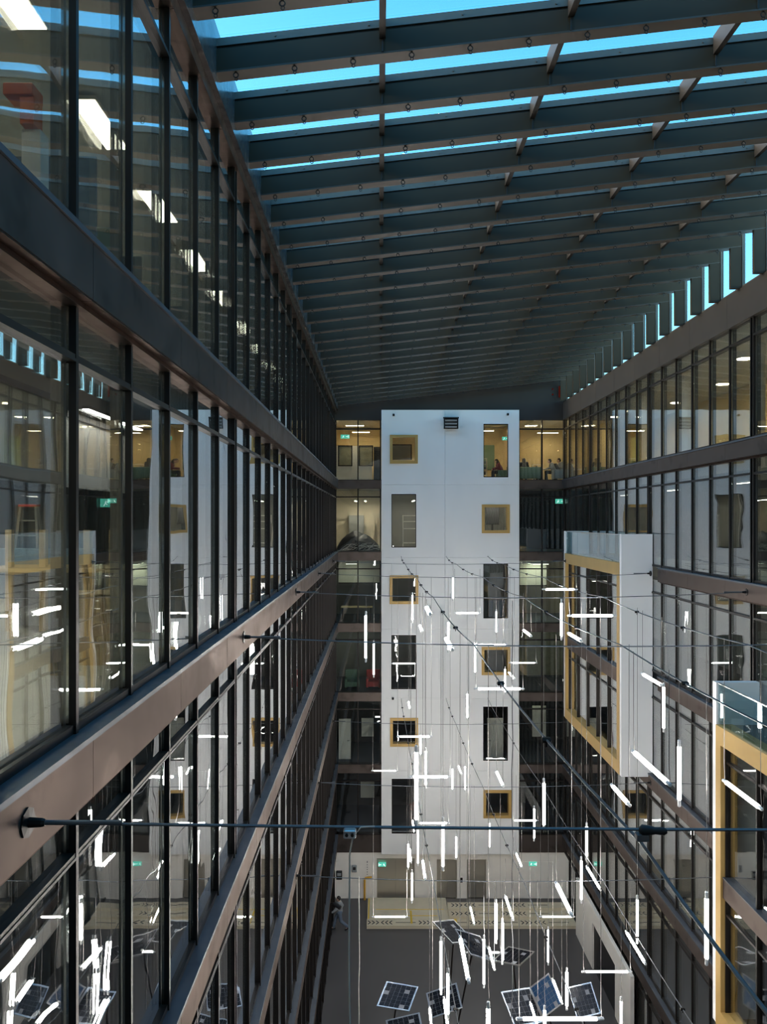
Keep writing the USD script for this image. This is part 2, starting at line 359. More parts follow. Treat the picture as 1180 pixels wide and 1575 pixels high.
for k in range(7):
    z0, z1 = bots[k] - .03, tops[k]
    if k == 0:
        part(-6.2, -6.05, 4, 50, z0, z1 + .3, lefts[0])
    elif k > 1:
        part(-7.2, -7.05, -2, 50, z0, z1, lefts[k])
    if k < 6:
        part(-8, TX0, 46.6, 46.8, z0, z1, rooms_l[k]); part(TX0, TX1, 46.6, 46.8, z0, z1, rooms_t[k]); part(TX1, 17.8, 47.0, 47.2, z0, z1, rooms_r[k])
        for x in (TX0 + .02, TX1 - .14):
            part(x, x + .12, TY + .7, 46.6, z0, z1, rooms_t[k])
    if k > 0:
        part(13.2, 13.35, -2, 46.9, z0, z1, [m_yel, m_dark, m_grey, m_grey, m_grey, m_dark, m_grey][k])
    else:
        part(15.2, 15.35, -2, 46.9, z0, z1, m_yel)
part(-2.9, -2.7, YB + .3, 46.6, LEV[0] - .03, 5.6, m_beige)

# ---------------------------------------------------------------- white tower
tw = thing('lift_tower', 'tall white clad lift tower rising through the end of the atrium', 'tower', loc=(TX0, TY, GROUND))
small = [('L', 600, 643, 669, 713), ('R', 742, 785, 776, 820), ('L', 601, 645, 885, 929), ('R', 743, 787, 995, 1038), ('L', 603, 646, 1104, 1148), ('R', 747, 790, 1215, 1258)]
large = [('R', 744, 782, 652, 734), ('L', 603, 641, 760, 842), ('R', 745, 783, 867, 951), ('L', 604, 642, 977, 1060), ('R', 746, 784, 1087, 1170), ('L', 606, 643, 1198, 1282)]
kT = F / TY
def opening(w):
    s, x0, x1, y0, y1 = w; dx = (y0 - 632) * 4.0 / 680              # the photograph leans by a hair: keep the tower plumb
    return (x0 - dx - CX) / kT, (x1 - dx - CX) / kT, (CY - y1) / kT, (CY - y0) / kT
wins = [(s[0], opening(s), True) for s in small] + [(s[0], opening(s), False) for s in large]
TZ1, TZ0, xm = 6.02, -18.2, 3.55
rows = [TZ1] + [z - .30 for z in LEV[:-1]] + [TZ0]
for c, (xa, xb) in enumerate(((TX0, xm), (xm, TX1))):
    for r in range(6):
        z1, z0 = rows[r] - .004, rows[r + 1] + .004
        a, b = xa + (.004 if c else 0), xb - (0 if c else .004)
        hole = [w for s, w, _ in wins if (a + b) / 2 - 2.2 < (w[0] + w[1]) / 2 < (a + b) / 2 + 2.2 and z0 < (w[2] + w[3]) / 2 < z1]
        ms = [bx(a, b, TY, TY + .35, z0, z1)]
        if hole:
            w = hole[0]
            w = (w[0], w[1], max(w[2], z0 + .02), min(w[3], z1 - .02))
            ms = [bx(a, w[0], TY, TY + .35, z0, z1), bx(w[1], b, TY, TY + .35, z0, z1), bx(w[0], w[1], TY, TY + .35, z0, w[2]), bx(w[0], w[1], TY, TY + .35, w[3], z1)]
        obj(tw, 'wall_panel', join(*ms), m_white)
obj(tw, 'side_wall', bx(TX0, TX0 + .02, TY + .35, YB + .6, TZ0, TZ1), m_white); obj(tw, 'side_wall', bx(TX1 - .02, TX1, TY + .35, YB + .6, TZ0, TZ1), m_white)
obj(tw, 'roof_cap', bx(TX0, TX1, TY, YB + .3, TZ1, TZ1 + .03), m_white2)
for s, (x0, x1, z0, z1), fr in wins:
    if fr:
        t = .15
        fp = obj(tw, 'window_frame', join(bx(x0, x0 + t, TY - .07, TY + .34, z0, z1), bx(x1 - t, x1, TY - .07, TY + .34, z0, z1), bx(x0 + t, x1 - t, TY - .07, TY + .34, z1 - t, z1), bx(x0 + t, x1 - t, TY - .07, TY + .34, z0, z0 + t)), m_ochre, 'ochre metal window surround')
        obj(fp, 'pane', bx(x0 + t, x1 - t, TY + .22, TY + .25, z0 + t, z1 - t), m_glass_t)
    else:
        t = .035
        fp = obj(tw, 'window_frame', join(bx(x0, x0 + t, TY + .004, TY + .16, z0, z1), bx(x1 - t, x1, TY + .004, TY + .16, z0, z1), bx(x0 + t, x1 - t, TY + .004, TY + .16, z1 - t, z1), bx(x0 + t, x1 - t, TY + .004, TY + .16, z0, z0 + t)), m_mull, 'thin dark window frame')
        obj(fp, 'pane', bx(x0 + t, x1 - t, TY + .06, TY + .09, z0 + t, z1 - t), m_glass_t)

# ---------------------------------------------------------------- ochre bays on the opposite facade
def bay(name, label, ya, yb, z0, z1, XB, nm, mid, rail):
    t = thing(name, label, 'bay window', loc=(XB, (ya + yb) / 2, z0))
    X0, Xi = XB, XR - .02
    obj(t, 'ochre_frame', bx(X0, X0 + .45, ya + .30, yb - .30, z1 - .48, z1), m_ochre, 'ochre head of the bay frame')
    obj(t, 'ochre_frame', bx(X0, X0 + .45, ya + .30, yb - .30, z0, z0 + .48), m_ochre, 'ochre sill of the bay frame')
    obj(t, 'ochre_frame', bx(X0, X0 + .45, ya + .004, ya + .30, z0, z1), m_ochre, 'ochre near jamb'); obj(t, 'ochre_frame', bx(X0, X0 + .45, yb - .30, yb, z0, z1), m_ochre, 'ochre far jamb')
    obj(t, 'end_wall', bx(X0 + .02, Xi, ya - .22, ya, z0, z1 + rail), m_white, 'white near end wall rising as a parapet')
    obj(t, 'end_wall', bx(X0 + .02, Xi, yb, yb + .22, z0, z1 + rail), m_white, 'white far end wall rising as a parapet')
    obj(t, 'balcony_floor', bx(X0 + .45, Xi, ya, yb, z1 - .3, z1 - .02), m_slab); obj(t, 'underside', bx(X0 + .45, Xi, ya, yb, z0, z0 + .1), m_ochre)
    ys = np.linspace(ya + .3, yb - .3, nm + 1); a, b = z0 + .48, z1 - .48
    for zlo, zhi in ((mid, b), (a, mid - .55)):
        zt = zhi - .45
        for i in range(nm + 1): obj(t, 'mullion', bx(X0 + .12, X0 + .30, ys[i] - .03, ys[i] + .03, zlo, zhi), m_mull)
        for i in range(nm):
            obj(t, 'transom', bx(X0 + .14, X0 + .28, ys[i] + .03, ys[i + 1] - .03, zt - .03, zt + .03), m_mull)
            for q0, q1 in ((zlo, zt - .03), (zt + .03, zhi)): obj(t, 'pane', bx(X0 + .19, X0 + .22, ys[i] + .03, ys[i + 1] - .03, q0, q1), m_glass_b)
    obj(t, 'spandrel_panel', bx(X0 + .06, Xi, ya + .3, yb - .3, mid - .55, mid - .03), m_copper, 'copper coloured floor band')
    obj(t, 'ledge', bx(X0 + .05, X0 + .45, ya + .3, yb - .3, mid - .03, mid), m_ledge)
    nr = 4; yr = np.linspace(ya + .01, yb - .01, nr + 1)
    for i in range(nr): obj(t, 'balustrade_pane', bx(X0 + .06, X0 + .08, yr[i] + .006, yr[i + 1] - .006, z1 - .03, z1 + rail - .03), m_rail_glass)
    obj(t, 'handrail', bx(X0 + .05, X0 + .09, ya, yb, z1 + rail - .03, z1 + rail), m_chrome)
bay('bay_window', 'two storey ochre framed bay with a white end wall and glass balcony, beside the white tower', *BAY1, 9.0, 5, -5.6, 1.08)
bay('bay_window', 'nearer ochre framed bay cut by the picture edge, its glass balcony one storey lower', *BAY2, 9.0, 5, -9.4, 1.12)

# ---------------------------------------------------------------- hall level: lifts, doors, steps
def lift(label, a, b, z1):
    t = thing('lift_door', label, 'lift door', loc=((a + b) / 2, YB, GROUND)); m = (a + b) / 2
    obj(t, 'door_frame', join(bx(a, a + .06, YB - .05, YB + .2, GROUND, z1), bx(b - .06, b, YB - .05, YB + .2, GROUND, z1), bx(a + .06, b - .06, YB - .05, YB + .2, z1 - .06, z1)), m_steel)
    obj(t, 'door_leaf', bx(a + .06, m - .003, YB + .06, YB + .12, GROUND + .01, z1 - .06), m_steel); obj(t, 'door_leaf', bx(m + .003, b - .06, YB + .06, YB + .12, GROUND + .01, z1 - .06), m_steel)
    obj(t, 'threshold', bx(a + .06, b - .06, YB - .05, YB + .06, GROUND, GROUND + .012), m_mull)
for lb, (a, b, z) in zip(('wide steel goods lift door under an exit sign', 'narrow steel lift door left of the call button', 'narrow steel lift door right of the call button'), openings): lift(lb, a, b, z)
def wallthing(name, label, cat, px, py, w, h, y=YB - .03): return at(px, py, y), w, h
def exit_sign(label, px, py, y, w=.42, h=.22, flip=1):
    c = at(px, py, y); t = thing('exit_sign', label, 'exit sign', loc=c)
    obj(t, 'housing', bx(c[0] - w / 2, c[0] + w / 2, y, y + .05, c[2] - h / 2, c[2] + h / 2), m_signg, 'green lit box')
    s = h / .22; q = y - .004; x = c[0] - flip * .10 * s; z = c[2]
    fig = [rod((x + .01 * s * flip, q, z + .065 * s), (x + .012 * s * flip, q, z + .07 * s), .02 * s, 8), rod((x, q, z + .04 * s), (x - .015 * s * flip, q, z - .015 * s), .016 * s, 5), rod((x - .01 * s * flip, q, z - .01 * s), (x + .04 * s * flip, q, z - .045 * s), .011 * s, 5),
           rod((x - .015 * s * flip, q, z - .01 * s), (x - .055 * s * flip, q, z - .08 * s), .011 * s, 5), rod((x, q, z + .035 * s), (x + .05 * s * flip, q, z + .015 * s), .009 * s, 5)]
    obj(t, 'running_figure', join(*fig), m_signw)
    ax = c[0] + flip * .04 * s
    obj(t, 'arrow', join(bx(ax, ax + flip * .08 * s, q - .002, q + .004, z - .01 * s, z + .01 * s), rod((ax + flip * .12 * s, q, z), (ax + flip * .07 * s, q, z + .04 * s), .010 * s, 5), rod((ax + flip * .12 * s, q, z), (ax + flip * .07 * s, q, z - .04 * s), .010 * s, 5)), m_signw)
    obj(t, 'door_symbol', bx(c[0] + flip * .17 * s, c[0] + flip * .20 * s, q, q + .004, z - .08 * s, z + .08 * s), m_signw)
exit_sign('green exit sign over the wide goods lift', 588, 1330, YB - .09, flip=-1)
exit_sign('green exit sign over the flush double door right of the lifts', 820, 1329, YB - .09)
exit_sign('green exit sign in the lit top room left of the tower', 531, 671.5, 43.6, .5, .22)
exit_sign('green exit sign in the dark room right of the tower', 862, 771, 43.4, .55, .27)
exit_sign('green exit sign inside the tall top window of the tower', 778, 674.5, 44.2, .4, .2)
exit_sign('green exit sign seen through the near left glass beside the ladder', 169, 773.5, 14.4, .36, .16)
d1 = thing('door_1', 'flush white double door right of the lifts', kind='structure')
dxa = (822 - CX) / 27.97
obj(d1, 'door_leaf', bx(dxa - 1.0, dxa - .008, YB - .045, YB - .03, GROUND + .01, -18.75), m_white2); obj(d1, 'door_leaf', bx(dxa + .008, dxa + 1.0, YB - .045, YB - .03, GROUND + .01, -18.75), m_white2)
c = at(522, 1345, YB - .03); t = thing('wall_cabinet', 'black wall mounted box at the far left of the hall wall', 'wall box', loc=c)
obj(t, 'housing', rbox(c[0] - .16, c[0] + .16, YB - .17, YB - .03, c[2] - .23, c[2] + .23), m_black); obj(t, 'front_plate', bx(c[0] - .11, c[0] + .11, YB - .18, YB - .168, c[2] - .02, c[2] + .14), m_cloth)
c = at(545, 1335.5, YB - .03); t = thing('control_box', 'grey control box on the hall wall above the amber pipe', 'control box', loc=c)
obj(t, 'housing', rbox(c[0] - .14, c[0] + .14, YB - .13, YB - .03, c[2] - .19, c[2] + .19), m_cloth); obj(t, 'display', bx(c[0] - .07, c[0] + .08, YB - .14, YB - .128, c[2] - .05, c[2] + .1), m_black)
YP = YB - .20; a = at(561, 1378, YP); a[2] = GROUND + .004; b = at(561, 1350, YP); e = at(572, 1349, YP)
t = thing('amber_pipe', 'amber pipe bent at a right angle on the hall wall', 'pipe', loc=a)
obj(t, 'pipe', path([a, a + (b - a) * .5, b - [0, 0, .12], b - [-.03, 0, .03], b + [.12, 0, 0], e], .055, 8), m_amber, smooth=40); obj(t, 'wall_bracket', rod(b + [0, .16, -.3], b + [0, .03, -.3], .03), m_chrome)
c = at(565, 1336, YB - .03); t = thing('pictogram_strip', 'row of small dark pictograms above the amber pipe', 'wall sign', loc=c)
for i in range(6): obj(t, 'pictogram', bx(c[0] - .02, c[0] + .02, YB - .036, YB - .03, c[2] + .32 - .13 * i, c[2] + (.36 + (.06 if i == 0 else 0)) - .13 * i), m_black)
c = at(710, 1353.5, YB - .03); t = thing('call_button', 'call button plate between the two lifts', 'call button', loc=c)
obj(t, 'plate', bx(c[0] - .06, c[0] + .06, YB - .05, YB - .03, c[2] - .13, c[2] + .13), m_mull); obj(t, 'button', rod((c[0], YB - .05, c[2] - .03), (c[0], YB - .06, c[2] - .03), .025), m_chrome)
st = thing('stepped_platform', 'cream stepped platform with black arrow prints before the lifts', 'steps', loc=(4, 40, GROUND))
sx0, sx1 = (567 - CX) / 29.5, (889 - CX) / 29.8
def xr(px, d): return (px - CX) * d / F
obj(st, 'landing', bx(xr(565, 39.9), 3.6, 39.75, 42.0, GROUND, GROUND + .17), m_cream, 'cream landing in front of the lifts')
obj(st, 'step', bx(xr(564, 39.1), 10.05, 39.1, 39.75, GROUND, GROUND + .16), m_cream)
obj(st, 'step', bx(3.6, 10.05, 39.75, 40.35, GROUND, GROUND + .30), m_cream); obj(st, 'step', bx(3.6, 10.05, 40.35, 40.95, GROUND, GROUND + .44), m_cream)
for (x0, x1, y0, y1, z) in ((xr(566, 39.9), xr(568, 39.9), 39.76, 41.9, .17), (-.4, 3.0, 40.05, 40.11, .17), (-.2, 3.4, 40.7, 40.76, .17), (xr(631, 40), xr(634, 40), 39.3, 40.6, .17), (xr(697, 40.2), xr(701, 40.2), 39.3, 40.9, .17)):
    obj(st, 'yellow_line', bx(x0, x1, y0, y1, GROUND + z, GROUND + z + .004), m_yellow)
def arrows(y, z, xa, xb):
    out = []; x = xa
    while x < xb - 2.6:
        for i in range(3):
            for s, xx in ((1, x + .21 * i), (-1, x + .82 + .21 * i)):
                out += [bar((xx, y - .17), (xx + s * .13, y), z, .055), bar((xx, y + .17), (xx + s * .13, y), z, .055)]
        out.append(bx(x + 1.42, x + 2.45, y - .026, y + .026, z, z + .004)); x += 2.62
    return join(*out)
def bar(p, q, z, w=.022):
    p, q = np.array(p), np.array(q); n = np.array([-(q - p)[1], (q - p)[0]]); n = n / np.linalg.norm(n) * w / 2
    c = [p - n, q - n, q + n, p + n]; v = np.array([[*a, z] for a in c] + [[*a, z + .004] for a in c]); return v, BF
for y, z, xa in ((39.42, .16, xr(566, 39.4)), (40.05, .30, 3.75), (40.65, .44, 3.8)): obj(st, 'arrow_print', arrows(y, GROUND + z, xa, 10.0), m_black, 'printed row of black arrows', kind='stuff')
# white door surround on the opposite side of the hall
dp = thing('door_2', 'white portal with a dark opening along the hall side', kind='structure')
obj(dp, 'portal_jamb', bx(9.85, 10.0, 30.2, 32.2, GROUND, -17.9), m_white2); obj(dp, 'portal_jamb', bx(9.85, 10.0, 35.6, 38.6, GROUND, -17.9), m_white2); obj(dp, 'portal_head', bx(9.85, 10.0, 32.2, 35.6, -18.6, -17.9), m_white2)
obj(dp, 'door_leaf', bx(9.93, 9.98, 32.2, 35.6, GROUND, -18.6), m_black)

# ---------------------------------------------------------------- lamps in the rooms
def lamp(label, x0, x1, y0, y1, z, mat, group=None, drop=.05):
    t = thing('ceiling_light', label, 'ceiling light', loc=((x0 + x1) / 2, (y0 + y1) / 2, z), group=group)
    obj(t, 'housing', bx(x0 - .02, x1 + .02, y0 - .02, y1 + .02, z + .012, z + .012 + drop), m_white2); obj(t, 'diffuser', bx(x0, x1, y0, y1, z, z + .012), mat)
nth = ['first', 'second', 'third', 'fourth', 'fifth', 'sixth', 'seventh', 'eighth', 'ninth', 'tenth', 'eleventh', 'twelfth', 'thirteenth', 'fourteenth', 'fifteenth', 'sixteenth']
for i in range(11): lamp(f'white rectangular ceiling panel in the top left offices, {nth[i]} from the viewer', -4.25, -3.92, 4.72 + 2.93 * i, 6.12 + 2.93 * i, 5.78, m_panel, 'office ceiling panels')
for i, y in enumerate((25.7, 30.5, 35.3, 40.1)):
    for x in (12.2, 13.6):
        t = thing('ceiling_light', f'round lamp in the top right rooms, {"inner" if x > 13 else "outer"} row, {nth[i]} from the viewer', 'ceiling light', loc=(x, y, 5.45), group='round lamps of the top right rooms')
        obj(t, 'housing', lathe((x, y, 5.42), (0, 0, 1), [(0, .26), (.06, .27), (.2, .24)]), m_white2); obj(t, 'diffuser', lathe((x, y, 5.40), (0, 0, 1), [(0, .24), (.02, .25)]), m_lampw)
lamp('warm lamp in the top left room beside the tower', -1.9, -.9, 43.3, 43.5, 5.35, m_lampw); lamp('slim warm lamp deeper in the top left room beside the tower', -1.6, -.6, 45.2, 45.4, 5.2, m_lampw)
lamp('round edged warm lamp in the top room right of the tower', 8.3, 8.9, 43.4, 43.9, 5.38, m_lampw); lamp('second warm lamp deep in the top room right of the tower', 9.4, 10.6, 45.6, 45.8, 5.2, m_lampw)
lamp('warm lamp behind the top windows of the tower, facing the reading corner', 5.2, 6.6, 44.4, 44.7, 5.2, m_lampw); lamp('warm lamp behind the topmost framed tower window', 1.0, 2.2, 44.6, 44.9, 5.2, m_lampc)
lamp('linear tube lamp over the black sheeting, left one', -1.42, -1.34, 43.2, 45.6, 1.12, m_lampb); lamp('linear tube lamp over the black sheeting, right one', -.86, -.78, 43.2, 45.6, 1.12, m_lampb)
lamp('linear lamp behind the tall tower window with the rack', 1.9, 1.98, 43.0, 45.4, 1.12, m_lampb); lamp('linear lamp behind the framed tower window one storey under the top', 6.6, 6.7, 43.0, 45.4, 1.12, m_lampb)
lamp('greenish lamp over the room left of the tower, two storeys under the top', -1.9, -1.3, 43.4, 44.0, -2.45, m_lampg); lamp('bright greenish lamp over the room right of the tower, two storeys under the top', 8.6, 9.5, 43.2, 44.6, -2.45, m_lampg)
lamp('dim lamp of the olive room right of the tower', 8.5, 9.3, 44.4, 44.7, -6.3, m_lampg); lamp('dim lamp of the lounge with red chairs', -1.6, -.8, 44.4, 44.6, -6.3, m_lampg)
lamp('dim lamp in the third framed tower window', 1.0, 1.8, 44.4, 44.6, -2.5, m_lampc)
lamp('dim lamp over the white door left of the tower', -1.6, -.8, 44.4, 44.55, -10.1, m_lampg); lamp('dim lamp over the corridor right of the tower', 8.6, 9.4, 44.4, 44.55, -10.1, m_lampg)
lamp('lamp over the plywood bench behind the near left glass', -6.6, -5.4, 8.4, 8.7, 1.42, m_lampl); lamp('lamp over the ladder behind the near left glass', -8.9, -7.7, 15.2, 15.5, 1.42, m_lampl); lamp('lamp by the viewer behind the near left glass', -5.4, -4.2, 5.0, 5.3, 1.42, m_lampl)
for i, y in enumerate((9.0, 15.0, 21.0, 27.0)):
    lamp(f'lamp in the left rooms one storey under the copper band, {nth[i]} from the viewer', -5.4, -4.2, y, y + .15, -2.45, m_lampg)
for i, y in enumerate((24.0, 30.0, 36.0)):
    lamp(f'strip lamp behind the right facade under the clerestory floor, {nth[i]} from the viewer', 11.6, 11.75, y, y + 1.4, 1.2, m_lampc)

# ---------------------------------------------------------------- cable nets
def sagline(p, q, sag, n=15):
    p, q = np.array(p, float), np.array(q, float); s = np.linspace(0, 1, n)[:, None]
    v = p + (q - p) * s; v[:, 2] -= 4 * sag * (s * (1 - s))[:, 0]; return v
ZU, ZD = -1.98, -9.72
TRANS = [4.97, 12.9, 21.0, 28.45, 37.2]
LONG = [(1.17, 1.69), (3.62, 4.15), (5.9, 6.25)]                   # x at the tower, x at the viewer's end
def long_x(i, d): a, b = LONG[i]; return a + (b - a) * (TY - d) / (TY - 4.97)
where = ['nearest the viewer', 'second from the viewer', 'third from the viewer', 'fourth from the viewer', 'closest to the tower']
def cable(label, pts, r, clamps, ends, mat):
    t = thing('steel_cable', label, 'cable', loc=pts[0]); obj(t, 'cable', path(pts, r), mat, smooth=60)
    for e, d in ends:
        e = np.array(e); d = np.array(d, float)
        obj(t, 'anchor_plate', lathe(e, d, [(-.02, .10), (.012, .10), (.018, .035), (.10, .03), (.12, .022)], 8), m_mull)
        obj(t, 'turnbuckle', rod(e + d * .1, e + d * .62, .017), m_cable)
    for c in clamps:
        c = np.array(c); obj(t, 'clamp', join(lathe(c - [.05, 0, 0], (1, 0, 0), [(0, .012), (.01, .03), (.09, .03), (.1, .012)], 6), rod(c, c - [0, 0, .07], .008, 5)), m_mull)
for net, (Z, name, rows_) in enumerate(((ZU, 'upper', range(5)), (ZD, 'lower', range(1, 5)))):
    for k in rows_:
        d = TRANS[k]; xe = 9.0 if (k == 4 and net == 0) else XR - .18; pts = sagline((XL + .18, d, Z + .03), (xe, d, Z + .03), .16 if k else .05)
        cable(f'{name} steel cable crossing from facade to facade, {where[k]}', pts, .0098 if k == 0 else .011, [], [(pts[0], (1, 0, 0)), (pts[-1], (-1, 0, 0))], m_cable)
    for i in range(3):
        d0 = 4.97 if net == 0 else 12.9
        x0, x1 = long_x(i, d0), LONG[i][0]; L = []
        stops = [TY - .02] + [d for d in reversed(TRANS) if d >= d0 - .1] + [1.0 if net == 0 else 9.0]
        xs_ = [LONG[i][0]] + [long_x(i, d) for d in stops[1:]]
        cl = []
        for (a, xa_), (b, xb_) in zip(list(zip(stops, xs_))[:-1], list(zip(stops, xs_))[1:]):
            za, zb = (Z + .05 if a > 41 else Z - .10), Z - .10
            seg = sagline((xa_, a, za), (xb_, b, zb), .10, 7); L.append(seg[:-1]); cl += [seg[2], seg[4]]
        L.append(seg[-1:]); pts = np.vstack(L)
        cable(f'{["left", "middle", "right"][i]} {name} steel cable running from the tower towards the viewer', pts, .012, [c for c in cl if c[1] > 7], [], m_cable)
knot = at(990, 1281, 4.9); t = thing('cable_knot', 'dark taped cable joint on the nearest crossing cable', 'cable joint', loc=knot)
obj(t, 'taped_joint', lathe(knot - [.03, 0, -.02], (1, -.3, .05), [(0, .015), (.02, .035), (.07, .030), (.10, .022), (.15, .026), (.17, .012)], 9), m_black, smooth=50); obj(t, 'clamp', rbox(*(knot[0] + np.array([-.05, .03])), *(knot[1] + np.array([-.03, .03])), *(knot[2] + np.array([-.05, .0])), .01), m_cable)
kc = at(538, 1281, 4.93); t = thing('cable_clamp', 'small bright clamp on the nearest cable with a power lead', 'cable clamp', loc=kc)
obj(t, 'clamp', rbox(kc[0] - .04, kc[0] + .04, kc[1] - .03, kc[1] + .03, kc[2] - .03, kc[2] + .025, .01), m_chrome); obj(t, 'bolt', join(*[rod((kc[0] + s, kc[1] - .03, kc[2]), (kc[0] + s, kc[1] - .045, kc[2]), .011, 6) for s in (-.018, .018)]), m_mull, kind='stuff')
def wavy(px, d, ztop, zbot, amp, seed, hook=0):
    x0 = (px - CX) * d / F; zs = np.linspace(ztop, zbot, 60); w = np.interp(zs, [zbot, ztop], [1, .2])
    r = np.random.default_rng(seed); ph = r.uniform(0, 6, 4)
    xs_ = x0 + amp * w * (np.sin(zs * 2.1 + ph[0]) + .6 * np.sin(zs * 4.7 + ph[1])); ys_ = d + amp * w * np.sin(zs * 1.7 + ph[2])
    p = np.c_[xs_, ys_, zs]
    if hook: p = np.vstack([[[x0 + hook, d, ztop + .02], [x0 + hook * .45, d, ztop + .015], [x0 + .12 * hook, d, ztop - .05]], p[3:]])
    return p
for lb, px, d, zt, amp, r, hook, mm in (('pale power lead hanging in waves from the nearest cable to the hall', 538, 4.93, ZU, .012, .0058, .16, m_cable_l), ('thin pale lead hanging left of the lift doors', 552.5, 21, ZD, .02, .014, 0, m_cable_l), ('dark lead hanging down the right part of the tower front', 788, 21, ZU - .2, .03, .013, 0, m_cable), ('thin lead hanging at the far right over the hall', 1020.5, 12.9, ZD, .02, .012, 0, m_cable_l)):
    t = thing('hanging_lead', lb, 'power lead', loc=((px - CX) * d / F, d, zt)); obj(t, 'lead', path(wavy(px, d, zt, GROUND + .3 if d > 6 else -5.2, amp, int(px), hook), r, 5), mm, smooth=60)

# ---------------------------------------------------------------- glowing tubes
T = []
for x, a, b in ((562.8, 940, 1019), (575, 985, 1042), (634.6, 911, 958.5), (697, 884.5, 924), (689.7, 952, 1004), (763.6, 937, 976), (731, 984, 1038.5), (777, 1025, 1068), (719, 1063, 1108), (863.8, 921, 985), (1021, 1050, 1126.7), (1044.8, 1137.5, 1241), (836.7, 1196.6, 1276.4), (821.6, 1239, 1294), (902.6, 1264.8, 1322.6), (894.3, 1317, 1389.4), (980.5, 1376.4, 1451.7), (1087, 1371, 1485), (955.6, 1532.7, 1608), (647, 1127, 1163.3), (640.5, 1146, 1271), (655, 1149, 1213), (696, 1179, 1217), (715.7, 1174.7, 1218), (681.5, 1256, 1340), (642.9, 1272, 1332.6), (628, 1293.7, 1338), (701.9, 1283, 1322.7), (633.6, 1337.5, 1389.3), (753.2, 1262.5, 1306), (763.3, 1383, 1451.5), (773.2, 1412, 1483.4), (843.4, 1425, 1484.7), (678.4, 1440, 1530), (689.2, 1488.8, 1567), (744.5, 1438, 1520), (872, 1488, 1554), (751.3, 1540, 1652), (837.8, 1546, 1622)):
    T.append(('V', x, a, x, b))
for a, b, y in ((601, 642, 1020.7), (698, 740, 943), (731, 782, 991.6), (782.4, 826.6, 1019.5), (729, 807, 1059.5), (834, 889, 906.6), (873, 949, 947), (787.5, 828.7, 1262), (829, 884.5, 1410), (894.4, 972.5, 1494.5), (610, 665.5, 1132.9), (571.4, 612.8, 1185.4), (629.4, 695, 1194.9), (642, 692, 1266), (572, 628, 1410), (716.6, 772, 1465), (793.7, 929, 1567)):
    T.append(('H', a, y, b, y))
for q in ((654.3, 934.8, 663.9, 944), (644.4, 962.3, 650.8, 970.7), (684, 982, 698, 999), (627.6, 1079, 631.4, 1089.7), (781.6, 1034, 792.3, 1043.9), (804.5, 969, 817.5, 978.3), (873.3, 973.7, 895.3, 986), (986.8, 1036.8, 1020, 1054), (972, 1156, 1032.7, 1206.4), (1112, 1200, 1173, 1245), (939.7, 1207, 970, 1239), (901, 1332.4, 925.5, 1369), (853.4, 1357.3, 882, 1408), (961.4, 1432.4, 995, 1483.2), (704, 1177.8, 711, 1190.8), (633.2, 1261, 638.6, 1280), (630.2, 1304.4, 632.5, 1327.3), (648.5, 1322, 656.1, 1353.5), (721.7, 1393.9, 731.6, 1422.1), (762.4, 1186.2, 775.3, 1209), (792.6, 1312, 804.3, 1334), (775.2, 1377.6, 792, 1415), (706.4, 1440, 722.7, 1512), (751.2, 1455, 761.4, 1492), (682, 1533.6, 691, 1586), (659, 1548, 667, 1592), (849.4, 1505, 865.4, 1544), (815, 1541, 828, 1580)):
    T.append(('D',) + q)
def snap(x, d):
    """The depth near d at which the tube hangs under a cable of the net."""
    c = list(TRANS[1:]) + [4.97]
    for i in range(3):
        den = (x - CX) / F
        for dd in np.linspace(6, 41, 300):
            if abs(den * dd - long_x(i, dd)) < .06: c.append(dd)
    c = [a for a in c if .72 * d < a < 1.35 * d]
    return min(c, key=lambda a: abs(math.log(a / d))) if c else d
zones = {}
def zone(x, y):
    if x < 588 and y < 1312: return 'before the glazing left of the tower'
    if y > 1432: return 'low over the dark hall floor' if x < 905 else 'low before the right facade'
    if y > 1300 and x < 892: return 'before the lifts and steps'
    if x < 803: return 'before the upper half of the white tower' if y < 1100 else 'before the lower half of the white tower'
    if x < 872: return 'before the glazing right of the tower'
    if y < 1200: return 'before the ochre bay'
    return 'before the right facade'
KIND = {'V': 'upright', 'H': 'crosswise', 'D': 'lengthwise'}
for q in T: zones.setdefault((q[0], zone((q[1] + q[3]) / 2, (q[2] + q[4]) / 2)), []).append(q)
RT = .036
